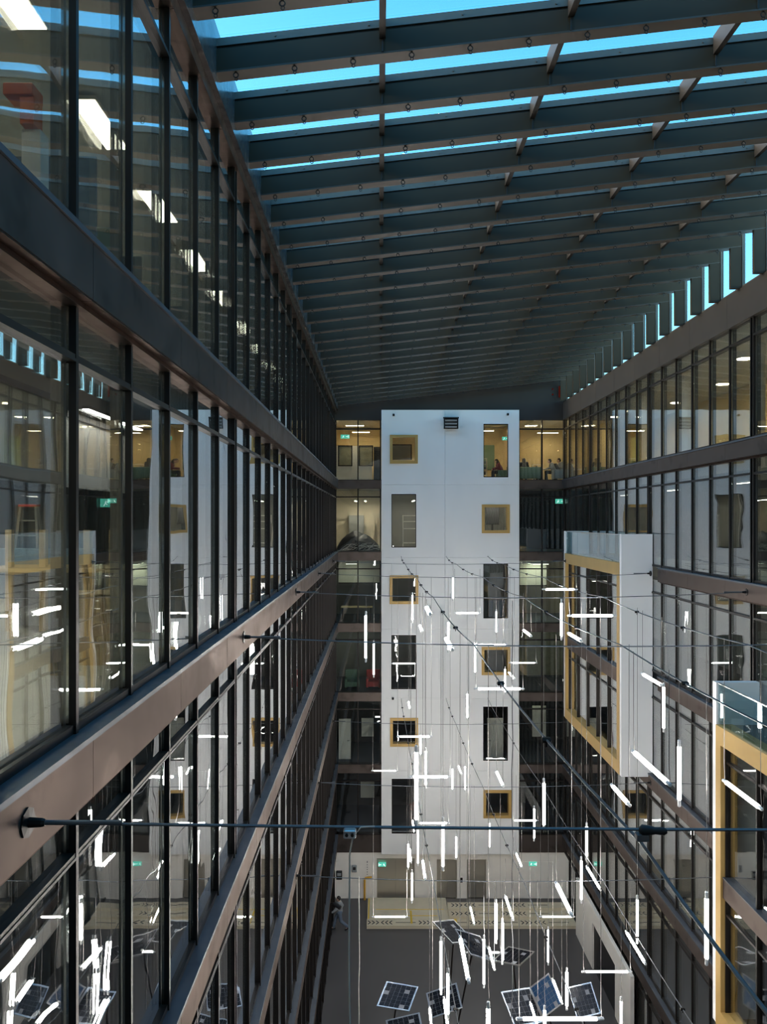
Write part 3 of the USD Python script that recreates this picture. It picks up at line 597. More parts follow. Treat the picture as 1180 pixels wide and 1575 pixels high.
for q in T:
    k, x0, y0, x1, y1 = q; zn = zone((x0 + x1) / 2, (y0 + y1) / 2); row = sorted(zones[(k, zn)], key=lambda a: a[1]); i = row.index(q)
    if k == 'D':
        r0, r1 = math.hypot(x0 - CX, y0 - CY), math.hypot(x1 - CX, y1 - CY)
        dn = np.clip(1.25 / (r1 / r0 - 1), 8.5, 38); dn = snap(x1, dn); df = dn * r1 / r0
        df = min(df, 41.5); p0, p1 = at(x0, y0, df), at(x1, y1, dn); p0 = np.array([(p0[0] + p1[0]) / 2, df, (p0[2] + p1[2]) / 2]); p1 = np.array([p0[0], dn, p0[2]])
    else:
        ln = math.hypot(x1 - x0, y1 - y0); d = snap((x0 + x1) / 2, np.clip(1.22 * F / ln, 9.5, 40)); p0, p1 = at(x0, y0, d), at(x1, y1, d)
    L = np.linalg.norm(p1 - p0); u = (p1 - p0) / L; cap = min(.12, .11 * L)
    nrow = len(row); pos = '' if nrow == 1 else (f', {nth[i]} from the left' if i < len(nth) else f', {nth[nrow - 1 - i]} from the right')
    t = thing('tube_light', f'{KIND[k]} white glowing tube {zn}{pos}', 'light tube', loc=p0, group='hanging light tubes')
    obj(t, 'glowing_tube', lathe(p0 + u * cap, u, [(0, RT * .75), (.01, RT), (L - 2 * cap - .01, RT), (L - 2 * cap, RT * .75)], 14), m_tube, smooth=40)
    for a, s in ((p0, 1), (p1, -1)):
        obj(t, 'end_cap', lathe(a, u * s, [(0, RT * .5), (.012, RT * .82), (cap - .004, RT * .82), (cap, RT * .7)], 12), m_cap, 'clear acrylic end cap', smooth=40)
    ztop = ZU if max(p0[2], p1[2]) > ZD - .4 else ZD
    if max(p0[2], p1[2]) > ztop - .05: ztop = max(p0[2], p1[2]) + .25
    for a in ([p0] if k == 'V' else [p0 + u * .05, p1 - u * .05]):
        zt_ = ztop - .10; m1 = a + [0, 0, min(.25, (zt_ - a[2]) * .5)]
        obj(t, 'suspension_wire', path([a + [0, 0, 0.0], a + [.012, 0, .06], m1, [a[0], a[1], zt_]], .0055, 4), m_wire)

# ---------------------------------------------------------------- solar panel sculptures in the hall
def pv(label, corners, d, tilt, post=None, blue=False, nx=6, ny=6):
    """corners (px, clockwise from the upper left); tilt: how much farther the upper edge lies than the lower one."""
    dz = [d + tilt / 2, d + tilt / 2, d - tilt / 2, d - tilt / 2]
    P = np.array([at(x, y, e) for (x, y), e in zip(corners, dz)]); c = P.mean(0)
    P[2] = P[1] + P[3] - P[0]
    n = np.cross(P[1] - P[0], P[3] - P[0]); n /= np.linalg.norm(n); n = n if n[1] < 0 else -n
    def quad(a0, a1, b0, b1, off, th):
        q = [P[0] + (P[1] - P[0]) * a + (P[3] - P[0]) * b for a, b in ((a0, b0), (a1, b0), (a1, b1), (a0, b1))]
        v = np.vstack([np.array(q) + n * off, np.array(q) + n * (off + th)]); return v, BF
    t = thing('solar_panel', label, 'solar panel', loc=c)
    obj(t, 'backing', quad(.03, .97, .03, .97, -.02, .02), m_pvback)
    obj(t, 'frame', join(quad(-.01, 1.01, -.01, .03, -.03, .05), quad(-.01, 1.01, .97, 1.01, -.03, .05), quad(-.01, .03, .03, .97, -.03, .05), quad(.97, 1.01, .03, .97, -.03, .05)), m_chrome)
    for i in range(nx):
        for j in range(ny):
            a, b = .04 + .92 * i / nx, .04 + .92 * j / ny
            clear = (i, j) in ((0, 2), (4, 1), (4, 5))
            obj(t, 'cell', quad(a + .004, a + .92 / nx - .004, b + .004, b + .92 / ny - .004, .002, .006), m_pvback if clear else (m_pvblue if blue else m_pvcell))
    if post is not None:
        f = np.array([post[0], post[1], GROUND]); k = c + (f - c) * .12
        obj(t, 'post', path([c - n * .03, k, (c + f) / 2 + [.1, 0, 0], f], .03, 8), m_mull, smooth=50); obj(t, 'foot_plate', lathe(f, (0, 0, 1), [(0, .3), (.03, .3)], 12), m_mull)
pv('dark square solar panel tilted on a bent post, standing alone on the left', [(595, 1510), (643, 1518), (632, 1557), (580, 1547)], 27.5, .7, post=(-.2, 26.6))
pv('dark solar panel lying flat, left of the blue one', [(771, 1526), (815, 1519), (848, 1569), (792, 1579)], 26.5, .8, post=(5.4, 26))
pv('blue solar panel tilted steeply between two dark ones', [(815, 1519), (844, 1497), (868, 1543), (836, 1566)], 26.2, .7, post=(6.3, 26.2), blue=True)
pv('dark solar panel at the right of the blue one', [(874, 1519), (909, 1511), (931, 1551), (888, 1567)], 26.6, .8, post=(6.9, 26.8))
pv('dark solar panel high before the steps', [(666, 1418), (698, 1415), (740, 1448), (696, 1451)], 27.5, 1.2, post=(2.2, 28.8))
pv('second dark solar panel under the one before the steps', [(700, 1429), (738, 1440), (762, 1462), (724, 1468)], 26.0, .8, post=(1.9, 27.0))
pv('pale outlined solar panel lying edge on behind the tubes', [(782, 1456), (822, 1464), (796, 1482), (758, 1477)], 28.5, .9, post=(5.2, 29))
pv('dark solar panel cut by the lower picture edge beside the lone one', [(594, 1570), (645, 1558), (668, 1590), (600, 1606)], 26.0, .8, post=(.6, 25.6))
pv('dark solar panel low among the tubes left of the white cube', [(656, 1528), (702, 1512), (708, 1548), (664, 1566)], 26.0, .6, post=(2.2, 25.4))
c = at(728, 1562, 27); t = thing('display_cube', 'white cube plinth on the hall floor between the tubes', 'plinth', loc=(c[0], 27, GROUND))
cube = rbox(-.62, .62, -.62, .62, 0, 1.4, .02); a = math.radians(38); R = np.array([[math.cos(a), -math.sin(a), 0], [math.sin(a), math.cos(a), 0], [0, 0, 1]])
obj(t, 'plinth', (cube[0] @ R.T + [c[0], 27, GROUND + .06], cube[1]), m_white2); obj(t, 'shadow_gap_base', ((bx(-.55, .55, -.55, .55, 0, .06)[0]) @ R.T + [c[0], 27, GROUND], BF), m_black)
for lb, px, py, d in (('round orange stool right of the white cube', 776, 1556, 28.0), ('round orange stool partly under the lowest panels', 690, 1571, 29.0)):
    c = at(px, py, d); t = thing('orange_stool', lb, 'stool', loc=(c[0], d, GROUND)); obj(t, 'seat', lathe((c[0], d, GROUND + .12), (0, 0, 1), [(0, .36), (.08, .42), (.30, .42), (.36, .34)], 18), m_orange, smooth=40); obj(t, 'base', lathe((c[0], d, GROUND), (0, 0, 1), [(0, .3), (.12, .3)], 16), m_black)

# ---------------------------------------------------------------- people
def limbs(chains, res=.03):
    ms = []
    for ch in chains:
        sp = [manifold3d.Manifold.sphere(r, 12).translate(tuple(map(float, p))) for p, r in ch]
        ms += [manifold3d.Manifold.batch_hull([a, b]) for a, b in zip(sp[:-1], sp[1:])] if len(sp) > 1 else sp
    m = manifold3d.Manifold.batch_boolean(ms, manifold3d.OpType.Add).refine_to_length(res).to_mesh()
    tm = trimesh.Trimesh(np.array(m.vert_properties[:, :3]), np.array(m.tri_verts)); trimesh.smoothing.filter_taubin(tm, iterations=6); return np.array(tm.vertices), np.array(tm.faces)
def person(label, loc, rz, pose, top, legs, hair, longhair=False, backpack=False):
    """pose: 'walk' or 'sit'; the figure faces +x before turning by rz."""
    t = thing('person', label, 'person', loc=loc); a = math.radians(rz); R = np.array([[math.cos(a), -math.sin(a), 0], [math.sin(a), math.cos(a), 0], [0, 0, 1]])
    def put(m): return m[0] @ R.T + np.array(loc), m[1]
    if pose == 'walk':
        hip, nk, hd = np.array([0, 0, .93]), np.array([.03, 0, 1.44]), np.array([.07, 0, 1.60])
        kn = [np.array([.22, -.09, .52]), np.array([-.06, .09, .50])]; an = [np.array([.30, -.09, .09]), np.array([-.42, .09, .20])]; toe = [np.array([.46, -.09, .04]), np.array([-.30, .09, .06])]
        el = [np.array([-.14, -.25, 1.12]), np.array([.18, .25, 1.14])]; ha = [np.array([-.02, -.26, .90]), np.array([.38, .22, .98])]; zf = 0
    else:
        hip, nk, hd = np.array([0, 0, .52]), np.array([.16, 0, 1.00]), np.array([.27, 0, 1.14])
        kn = [np.array([.44, -.11, .52]), np.array([.46, .11, .53])]; an = [np.array([.38, -.11, .09]), np.array([.48, .11, .09])]; toe = [np.array([.56, -.11, .04]), np.array([.66, .11, .04])]
        el = [np.array([.22, -.25, .74]), np.array([.24, .25, .74])]; ha = [np.array([.45, -.12, .68]), np.array([.46, .10, .70])]
    sh = [nk + [-.02, -.17, -.04], nk + [-.02, .17, -.04]]
    ch = [[(hip + [0, -.07, 0], .125), (hip + [0, .07, 0], .125)], [(hip, .14), ((hip + nk) / 2, .135), (nk - [.01, 0, .10], .13)], [(sh[0], .07), (nk - [.02, 0, .06], .10), (sh[1], .07)], [(nk - [0, 0, .03], .055), (hd - [.01, 0, .06], .055)],
          [(hd, .095), (hd + [.02, 0, -.055], .075)], [(hd + [.09, 0, -.03], .022), (hd + [.098, 0, -.045], .018)], [(hd + [0, -.09, -.01], .02), (hd + [0, .09, -.01], .02)]]
    for i in (0, 1):
        s = -1 if i == 0 else 1
        ch += [[(hip + [0, s * .09, -.02], .095), (kn[i], .062), (an[i], .042)], [(an[i], .044), (toe[i], .036)], [(sh[i], .062), (el[i], .044), (ha[i], .03)]]
        fw = (ha[i] - el[i]) / np.linalg.norm(ha[i] - el[i])
        for j in range(4): ch.append([(ha[i] + fw * .03, .022), (ha[i] + fw * (.10 - .008 * abs(j - 1)) + [0, .018 * (j - 1.5), -.012], .009)])
        ch.append([(ha[i], .018), (ha[i] + fw * .05 + [0, -s * .045, .01], .010)])
    obj(t, 'body', put(limbs(ch)), m_skin, smooth=True)
    grow = .016
    obj(t, 'jacket', put(limbs([[(hip + [0, 0, .04], .145 + grow), ((hip + nk) / 2, .14 + grow), (nk - [.01, 0, .11], .13 + grow)], [(sh[0], .07 + grow), (nk - [.02, 0, .07], .105), (sh[1], .07 + grow)]] + [[(sh[i], .064 + grow), (el[i], .046 + grow), (el[i] + (ha[i] - el[i]) * .88, .036 + grow)] for i in (0, 1)])), top, smooth=True)
    obj(t, 'trousers', put(limbs([[(hip + [0, -.07, 0], .13 + grow), (hip + [0, .07, 0], .13 + grow)]] + [[(hip + [0, s * .09, -.02], .10 + grow), (kn[i], .066 + grow), (an[i] + [0, 0, .02], .05 + grow)] for i, s in ((0, -1), (1, 1))])), legs, smooth=True)
    obj(t, 'shoe', put(limbs([[(an[0] - [.03, 0, .03], .05), (toe[0], .045)]])), m_black, smooth=True); obj(t, 'shoe', put(limbs([[(an[1] - [.03, 0, .03], .05), (toe[1], .045)]])), m_black, smooth=True)
    hr = [[(hd + [-.02, 0, .03], .103), (hd + [-.04, 0, -.01], .095)]]
    if longhair: hr.append([(hd + [-.05, 0, 0], .10), (hd + [-.12, 0, -.16], .11), (hd + [-.16, 0, -.30], .09)])
    obj(t, 'hair', put(limbs(hr)), hair, smooth=True)
    for s in (-1, 1): obj(t, 'eye', put(limbs([[(hd + [.088, s * .034, .005], .012)]], .01)), m_black)
    if backpack: obj(t, 'backpack', put(limbs([[(nk + [-.24, 0, -.10], .12), (hip + [-.20, 0, .16], .13)]])), m_dark, smooth=True)
pw = at(515, 1427, 39.0)
person('person in grey top and jeans striding along the left edge of the hall', (pw[0] + .25, 39.0, GROUND), 180, 'walk', m_cloth, m_jean, m_hair)
f6 = LEV[0] - .03
person('seated woman in maroon leaning forward inside the tall top tower window', (6.85, 43.4, f6), 172, 'sit', m_maroon, m_dark, m_hair, longhair=True)
person('seated person with long dark hair seen from behind on the green sofa', (8.12, 43.25, f6 + .05), 80, 'sit', m_dark, m_dark, m_hair, longhair=True)
person('seated person in grey with a backpack bending over a table', (9.85, 43.4, f6), 180, 'sit', m_cloth, m_dark, m_hair, backpack=True)
person('seated person in pale grey at the corner behind the one with the backpack', (10.55, 44.2, f6 + .1), 190, 'sit', m_cloth, m_jean, m_hair)
def armchair(label, x, y, z, w, mat, rz=0, hb=.85):
    t = thing('armchair', label, 'armchair', loc=(x, y, z)); a = math.radians(rz); R = np.array([[math.cos(a), -math.sin(a), 0], [math.sin(a), math.cos(a), 0], [0, 0, 1]])
    def put(m): return m[0] @ R.T + [x, y, z], m[1]
    obj(t, 'seat', put(rbox(-w / 2 + .1, w / 2 - .1, -.32, .30, .14, .44, .05)), mat); obj(t, 'backrest', put(rbox(-w / 2, w / 2, .28, .42, .10, hb, .05)), mat)
    for s in (-1, 1): obj(t, 'armrest', put(rbox(s * (w / 2 - .06) - .07, s * (w / 2 - .06) + .07, -.34, .30, .10, .60, .05)), mat)
    for sx in (-1, 1):
        for sy in (-1, 1): obj(t, 'leg', put(rod((sx * (w / 2 - .12), sy * .26, 0), (sx * (w / 2 - .12), sy * .26, .14), .02, 6)), m_black)
armchair('pale green armchair under the woman in maroon', 6.95, 43.4, f6, .95, m_green, rz=-90)
armchair('green two seat sofa below the long dark hair', 8.35, 43.0, f6, 1.3, m_green, rz=180, hb=.75)
armchair('pale square armchair beside the seated person with the backpack', 10.1, 42.95, f6, .85, m_cloth, rz=180, hb=.62)
for lb, x, m in (('green lounge chair in the room left of the tower, three storeys under the top', -1.55, m_green), ('red lounge chair in the room left of the tower', -.35, m_red)): armchair(lb, x, 43.3, LEV[3] - .03, .8, m, hb=1.0)
def shelf(label, x0, x1, y, z0, n, h, mat=m_white2):
    t = thing('shelf_unit', label, 'shelf', loc=((x0 + x1) / 2, y, z0))
    for x in (x0, x1 - .03): obj(t, 'side_panel', bx(x, x + .03, y, y + .3, z0, z0 + h), mat)
    for i in range(n + 1): obj(t, 'shelf_board', bx(x0 + .03, x1 - .03, y, y + .3, z0 + .05 + (h - .08) * i / n, z0 + .08 + (h - .08) * i / n), mat)
    for i in range(n):
        for j in range(3):
            if rng.random() < .75:
                x = x0 + .06 + (x1 - x0 - .1) * j / 3; w = (x1 - x0 - .1) * rng.uniform(.15, .30); hh = (h / n) * rng.uniform(.4, .75)
                zz = z0 + .08 + (h - .08) * i / n; obj('/World', 'storage_box', bx(x, x + w, y + .04, y + .27, zz, zz + hh), [m_dark, m_cloth, m_blue][int(rng.integers(3))])
                p = list(stage.GetPrimAtPath('/World').GetChildren())[-1]
                p.SetCustomDataByKey('label', f'small dark box on the {label.split(" inside")[0].split(" behind")[0]}, shelf {nth[i]} from below, {["left", "middle", "right"][j]}'); p.SetCustomDataByKey('category', 'box'); p.SetCustomDataByKey('group', 'boxes on the ' + label)
shelf('white shelf inside the tall top tower window', 5.68, 6.15, 44.0, f6, 4, 1.35)
shelf('low white shelf behind the green sofa', 9.0, 9.6, 45.2, f6, 3, 1.1)
tb = thing('low_table', 'low table with papers behind the top right glazing', 'table', loc=(9.1, 43.5, f6)); obj(tb, 'tabletop', rbox(8.75, 9.45, 43.2, 43.8, f6 + .66, f6 + .70, .015), m_white2)
for sx in (8.8, 9.4):
    for sy in (43.25, 43.75): obj(tb, 'leg', rod((sx, sy, f6), (sx, sy, f6 + .66), .018, 6), m_chrome)
bd = thing('green_board', 'rounded dark green board on the back wall in the tall tower window', 'board', loc=(6.5, 46.5, f6)); obj(bd, 'panel', rbox(6.25, 6.95, 46.5, 46.58, f6 + .85, f6 + 2.35, .03), m_green); obj(bd, 'edge', bx(6.3, 6.9, 46.48, 46.5, f6 + .82, f6 + .85), m_dark)

# ---------------------------------------------------------------- rooms around the tower
pt = thing('room_partition', 'pale partition with two dark framed windows in the top left room', 'partition', loc=(-1.2, 43.9, f6))
obj(pt, 'panel', bx(-2.68, -.42, 43.9, 44.0, f6, f6 + 2.05), m_white2)
for px in (520, 552):
    x0, x1 = (px - CX) * 43.8 / F, (px + 22 - CX) * 43.8 / F; z0, z1 = (CY - 717) * 43.8 / F, (CY - 685) * 43.8 / F
    w = obj(pt, 'window_frame', join(bx(x0, x0 + .06, 43.84, 43.9, z0, z1), bx(x1 - .06, x1, 43.84, 43.9, z0, z1), bx(x0 + .06, x1 - .06, 43.84, 43.9, z1 - .06, z1), bx(x0 + .06, x1 - .06, 43.84, 43.9, z0, z0 + .06)), m_black)
    obj(w, 'pane', bx(x0 + .06, x1 - .06, 43.87, 43.89, z0 + .06, z1 - .06), m_olive)
dr = thing('door_3', 'dark glazed door beside the white partition', kind='structure'); obj(dr, 'door_leaf', bx(-.34, .05, 44.0, 44.06, f6, f6 + 2.0), m_dark)
f5 = LEV[1] - .03
u = np.linspace(0, 1, 46); gx, gy = np.meshgrid(u, np.linspace(0, 1, 26)); hgt = np.sin(np.pi * gx) ** .55 * np.sin(np.pi * np.clip(gy * .97 + .03, 0, 1)) ** .5
nz = meshkit.fbm(np.stack([gx * 7, gy * 4, gx * 0], -1), 4, 3); hz = hgt * (1.12 + .35 * (nz - .5)) * (1.05 - .25 * gx)
X_, Y_ = -2.45 + gx * 2.5, 42.75 + gy * 2.2
top = np.c_[X_.ravel(), Y_.ravel(), (f5 + .004 + hz).ravel()]; bot = top.copy(); bot[:, 2] = f5
ii = np.arange(46 * 26).reshape(26, 46); q = np.c_[ii[:-1, :-1].ravel(), ii[:-1, 1:].ravel(), ii[1:, 1:].ravel(), ii[1:, :-1].ravel()]
fq = np.vstack([q[:, [0, 1, 2]], q[:, [0, 2, 3]]]); fb = fq[:, ::-1] + len(top)
ps = thing('sheeted_pile', 'heap under black plastic sheeting in the bright room left of the tower', 'covered pile', loc=(-1.2, 43.8, f5)); obj(ps, 'black_sheet', (np.vstack([top, bot]), np.vstack([fq, fb])), m_blackgloss, smooth=True)
lines_ = []
for i in range(22):
    x = rng.uniform(-2.4, -.6); lines_.append(path([(x, 42.68 + rng.uniform(0, .04), f5 + rng.uniform(.03, .12)), (x + .4, 42.66, f5 + rng.uniform(.1, .45)), (x + rng.uniform(.7, 1.2), 42.7, f5 + rng.uniform(.02, .5))], .008, 4))
obj(ps, 'grey_cord', join(*lines_), m_cable_l, kind='stuff')
for lb, x0, x1, z0, z1, m in (('dark brown cabinet front in the bright room left of the tower', -1.85, -.95, .0, 1.35, m_grey), ('beige cabinet left of the doorway in the bright room', -.85, -.3, .0, 1.05, m_beige)):
    t = thing('tall_cabinet', lb, 'cabinet', loc=((x0 + x1) / 2, 46.3, f5)); obj(t, 'body', bx(x0, x1, 46.2, 46.55, f5, f5 + z1 + .7), m); obj(t, 'plinth', bx(x0 + .03, x1 - .03, 46.25, 46.5, f5 - .02, f5), m_black)
rk = thing('storage_rack', 'white metal rack inside the tall tower window beside the bright room', 'rack', loc=(1.6, 43.4, f5))
for x in (1.32, 2.4):
    for y in (43.2, 43.9): obj(rk, 'upright', bx(x - .03, x + .03, y - .03, y + .03, f5, f5 + 2.05), m_white2)
for z in (.45, 1.25, 1.65, 1.98): obj(rk, 'beam', bx(1.35, 2.37, 43.17, 43.23, f5 + z, f5 + z + .06), m_white2); obj(rk, 'shelf_board', bx(1.35, 2.37, 43.24, 43.86, f5 + z + .03, f5 + z + .05), m_white2)
bm = thing('monitor', 'dark wall screen behind the ochre framed tower window', 'screen', loc=(6.6, 45.0, f5)); obj(bm, 'housing', rbox(6.2, 7.0, 45.0, 45.06, f5 + 1.5, f5 + 2.7, .02), m_dark); obj(bm, 'stand', bx(6.55, 6.65, 45.02, 45.06, f5, f5 + 1.5), m_dark)
for lb, lev, x0, x1, z1, side in (('pale door standing open left of the tower', 4, -2.3, -1.62, 2.25, 1), ('pale door standing open in the tall lower tower window', 4, 6.05, 6.95, 2.3, -1)):
    z = LEV[lev] - .03; t = thing('open_door', lb, 'door', loc=((x0 + x1) / 2, 43.2, z)); obj(t, 'door_leaf', bx(x0, x1, 43.2, 43.25, z, z + z1), m_ceil); xh = x1 - .08 if side > 0 else x0 + .08; obj(t, 'handle', join(rod((xh, 43.2, z + 1.05), (xh, 43.14, z + 1.05), .015, 6), rod((xh, 43.14, z + 1.05), (xh - side * .12, 43.14, z + 1.05), .013, 6)), m_mull)
for lb, lev, x0, x1, y, z0, z1 in (('pale wall panel in the dark room left of the tower, second from below', 4, -1.05, -.35, 44.5, .9, 1.95), ('square pale board in the lowest dark room left of the tower', 5, -1.1, -.3, 44.5, 1.2, 2.2), ('white wall strip in the corridor right of the tower', 4, 8.9, 9.7, 44.8, .8, 2.6)):
    z = LEV[lev] - .03; t = thing('wall_board', lb, 'board', loc=((x0 + x1) / 2, y, z)); obj(t, 'panel', rbox(x0, x1, y, y + .06, z + z0, z + z1, .01), m_ceil); obj(t, 'rail', bx(x0, x1, y - .01, y + .0, z + z0 - .04, z + z0), m_mull)
t = thing('wall_screen', 'blue lit cupboard doors in the tall tower window over the middle cables', 'cabinet', loc=(6.5, 44.5, LEV[2])); 
for i in range(4): obj(t, 'door', bx(5.9 + .34 * i, 6.22 + .34 * i, 44.5, 44.55, LEV[2], LEV[2] + 1.0), m_blue if i % 2 else m_cloth)
for k, (z0, h_) in enumerate(((LEV[2] - .03, 1.0),)):
    t = thing('desk', 'dark desk in the room left of the tower under the greenish lamp', 'desk', loc=(-1.3, 43.6, z0)); obj(t, 'tabletop', rbox(-2.2, -.4, 43.3, 44.1, z0 + .72, z0 + .76, .015), m_wood)
    for x in (-2.1, -.5): obj(t, 'leg_frame', join(rod((x, 43.4, z0), (x, 43.4, z0 + .72), .025, 6), rod((x, 44.0, z0), (x, 44.0, z0 + .72), .025, 6)), m_black)

t = thing('inner_window', 'dark inner window seen through the topmost framed tower window', 'window', loc=(1.25, 43.6, 3.4)); a0, a1 = at(603, 707, 43.6), at(632, 685, 43.6)
obj(t, 'pane', bx(a0[0], a1[0], 43.6, 43.64, a0[2], a1[2]), m_grey); obj(t, 'window_frame', join(bx(a0[0] - .06, a0[0], 43.58, 43.66, a0[2], a1[2]), bx(a1[0], a1[0] + .06, 43.58, 43.66, a0[2], a1[2]), bx(a0[0] - .06, a1[0] + .06, 43.58, 43.66, a1[2], a1[2] + .06)), m_mull)
for lb, x0, x1, z0, m in (('pale lit wall board right of the tower, two storeys under the top', 7.8, 9.75, -3.75, m_ceil), ('grey lit wall board left of the tower, two storeys under the top', -2.4, 0., -3.6, m_ceil)):
    t = thing('lit_board', lb, 'board', loc=((x0 + x1) / 2, 44.9, z0)); obj(t, 'panel', bx(x0, x1, 44.9, 44.98, z0, -2.12), m); obj(t, 'lower_rail', bx(x0, x1, 44.88, 45.0, z0 - .06, z0), m_mull)

# ---------------------------------------------------------------- fittings on the tower and the end wall
c = at(693, 652, TY); t = thing('floodlight', 'black louvred floodlight unit high on the white tower', 'floodlight', loc=c)
obj(t, 'back_box', bx(c[0] - .36, c[0] + .36, TY - .22, TY - .004, c[2] - .28, c[2] + .30), m_mull); obj(t, 'hood', bx(c[0] - .42, c[0] + .42, TY - .40, TY - .22, c[2] + .26, c[2] + .32), m_black)
for s in (-1, 1): obj(t, 'side_arm', bx(c[0] + s * .36 - .03, c[0] + s * .36 + .03, TY - .40, TY - .22, c[2] - .30, c[2] + .26), m_black)
for i in range(3): obj(t, 'louvre', bx(c[0] - .32, c[0] + .32, TY - .36, TY - .24, c[2] - .25 + .17 * i, c[2] - .15 + .17 * i), m_chrome)
for lb, px, py in (('small black sensor at the upper left corner of the tower', 605.5, 638.5), ('small black sensor at the upper right corner of the tower', 781, 637.5), ('small black sensor on the tower beside the third framed window', 604.5, 1074)):
    c = at(px, py, TY); t = thing('sensor', lb, 'sensor', loc=c); obj(t, 'housing', rbox(c[0] - .055, c[0] + .055, TY - .12, TY - .004, c[2] - .06, c[2] + .06, .015), m_black); obj(t, 'lens', rod((c[0], TY - .12, c[2] - .01), (c[0], TY - .13, c[2] - .01), .03), m_mull)
c = at(863, 603, YB - .03); t = thing('led_sign', 'faint red lit letter E on the dark end wall under the roof', 'sign', loc=c)
let = meshkit.text_mesh('E', .62, .02); v = np.array(let.vertices); v = np.c_[v[:, 0] + c[0] - .2, YB - .05 - v[:, 2], v[:, 1] + c[2] - .3]; obj(t, 'letter', (v, np.array(let.faces)[:, ::-1]), m_led)
for z in (-.18, .12): obj(t, 'dot', bx(c[0] - .5, c[0] - .42, YB - .07, YB - .05, c[2] + z, c[2] + z + .08), m_led)
c = at(514, 1390, 36.5); t = thing('security_camera', 'dark camera on an arm low on the left facade over the walking person', 'camera', loc=c)
obj(t, 'housing', lathe(c, (.8, -.5, -.25), [(0, .09), (.02, .10), (.36, .10), (.38, .08)], 10), m_black); obj(t, 'arm', rod((XL + .08, 36.6, c[2] + .02), c, .03), m_mull)

# ---------------------------------------------------------------- behind the near left glass
bz = f5
t = thing('plywood_bench', 'plywood topped bench with timber posts behind the near left glass', 'workbench', loc=(-5, 12.3, bz))
obj(t, 'bench_top', rbox(-6.1, -4.05, 11.7, 12.7, bz + .93, bz + 1.0, .015), m_wood)
for px in (15, 67, 135, 174):
    x = (px - CX) * 12.0 / F; obj(t, 'timber_post', bx(x - .05, x + .05, 11.95, 12.05, bz, bz + 1.58), m_wood)
obj(t, 'front_panel', bx(-6.0, -4.15, 12.62, 12.66, bz, bz + .92), m_grey)
def ladder(label, px0, px1, d, z0, h):
    x0, x1 = (px0 - CX) * d / F, (px1 - CX) * d / F; t = thing('step_ladder', label, 'ladder', loc=((x0 + x1) / 2, d, z0)); xm_ = (x0 + x1) / 2; tw_ = .18
    for s, xb in ((-1, x0), (1, x1)):
        for y, yt in ((d - .25, d - .05), (d + .35, d + .05)): obj(t, 'rail', rod((xb, y, z0), (xm_ + s * tw_, yt, z0 + h), .035, 6), m_chrome)
    for i in range(1, 6):
        q = i / 6; obj(t, 'tread', bx(x0 + (xm_ - tw_ - x0) * q, x1 + (xm_ + tw_ - x1) * q, d - .25 + .2 * q - .04, d - .25 + .2 * q + .05, z0 + h * q, z0 + h * q + .03), m_chrome)
    obj(t, 'top_cap', bx(xm_ - tw_ - .03, xm_ + tw_ + .03, d - .1, d + .1, z0 + h, z0 + h + .05), m_red, 'red plastic top cap')
ladder('aluminium step ladder with a red top behind the near left glass', 22, 68, 17.7, bz, 2.05)
t = thing('blue_screen', 'dusty blue low screen standing before the step ladder', 'screen', loc=(-7, 16, bz)); obj(t, 'panel', rbox(-8.4, -5.9, 16.0, 16.08, bz + .1, bz + 1.15, .02), m_blue)
for x in (-8.2, -6.1): obj(t, 'foot', bx(x - .03, x + .03, 15.8, 16.3, bz, bz + .1), m_black)
def board(label, y0, y1, x, z0, z1, mat, name='projection_screen'):
    t = thing(name, label, 'screen', loc=(x, (y0 + y1) / 2, z0)); obj(t, 'sheet', bx(x - .01, x + .01, y0, y1, z0, z1), mat); obj(t, 'bottom_bar', bx(x - .03, x + .03, y0, y1, z0 - .10, z0), m_mull); obj(t, 'roller_case', bx(x - .06, x + .06, y0, y1, z1, z1 + .08), m_mull)
board('dark grey hanging screen with a pale lower hem behind the near left glass', 7.2, 10.15, -4.3, .46, 1.56, m_grey)
board('white hanging screen lit from above behind the near left glass', 10.45, 13.0, -4.3, .46, 1.42, m_white2)
t = thing('strip_light', 'bright strip light over the white hanging screen', 'strip light', loc=(-4.0, 11.7, 1.5)); obj(t, 'housing', bx(-4.06, -3.96, 10.5, 12.9, 1.53, 1.57), m_mull); obj(t, 'diffuser', bx(-4.05, -3.97, 10.5, 12.9, 1.51, 1.53), EM('strip_glow', (1, .97, .9), 14.0))
cb = at(155, 913, 9.3); t = thing('cardboard_sheet', 'open cardboard box top seen over the sill behind the second near pane', 'cardboard box', loc=(cb[0], 9.3, bz)); obj(t, 'box_body', bx(cb[0] - .2, cb[0] + .2, 9.15, 9.7, bz, cb[2] - .02), m_card); obj(t, 'flap', (bx(-.26, .26, -.2, .42, 0, .01)[0] @ np.array([[.94, .34, 0], [-.34, .94, 0], [0, 0, 1]]) + [cb[0], 9.3, cb[2]], BF), m_card)
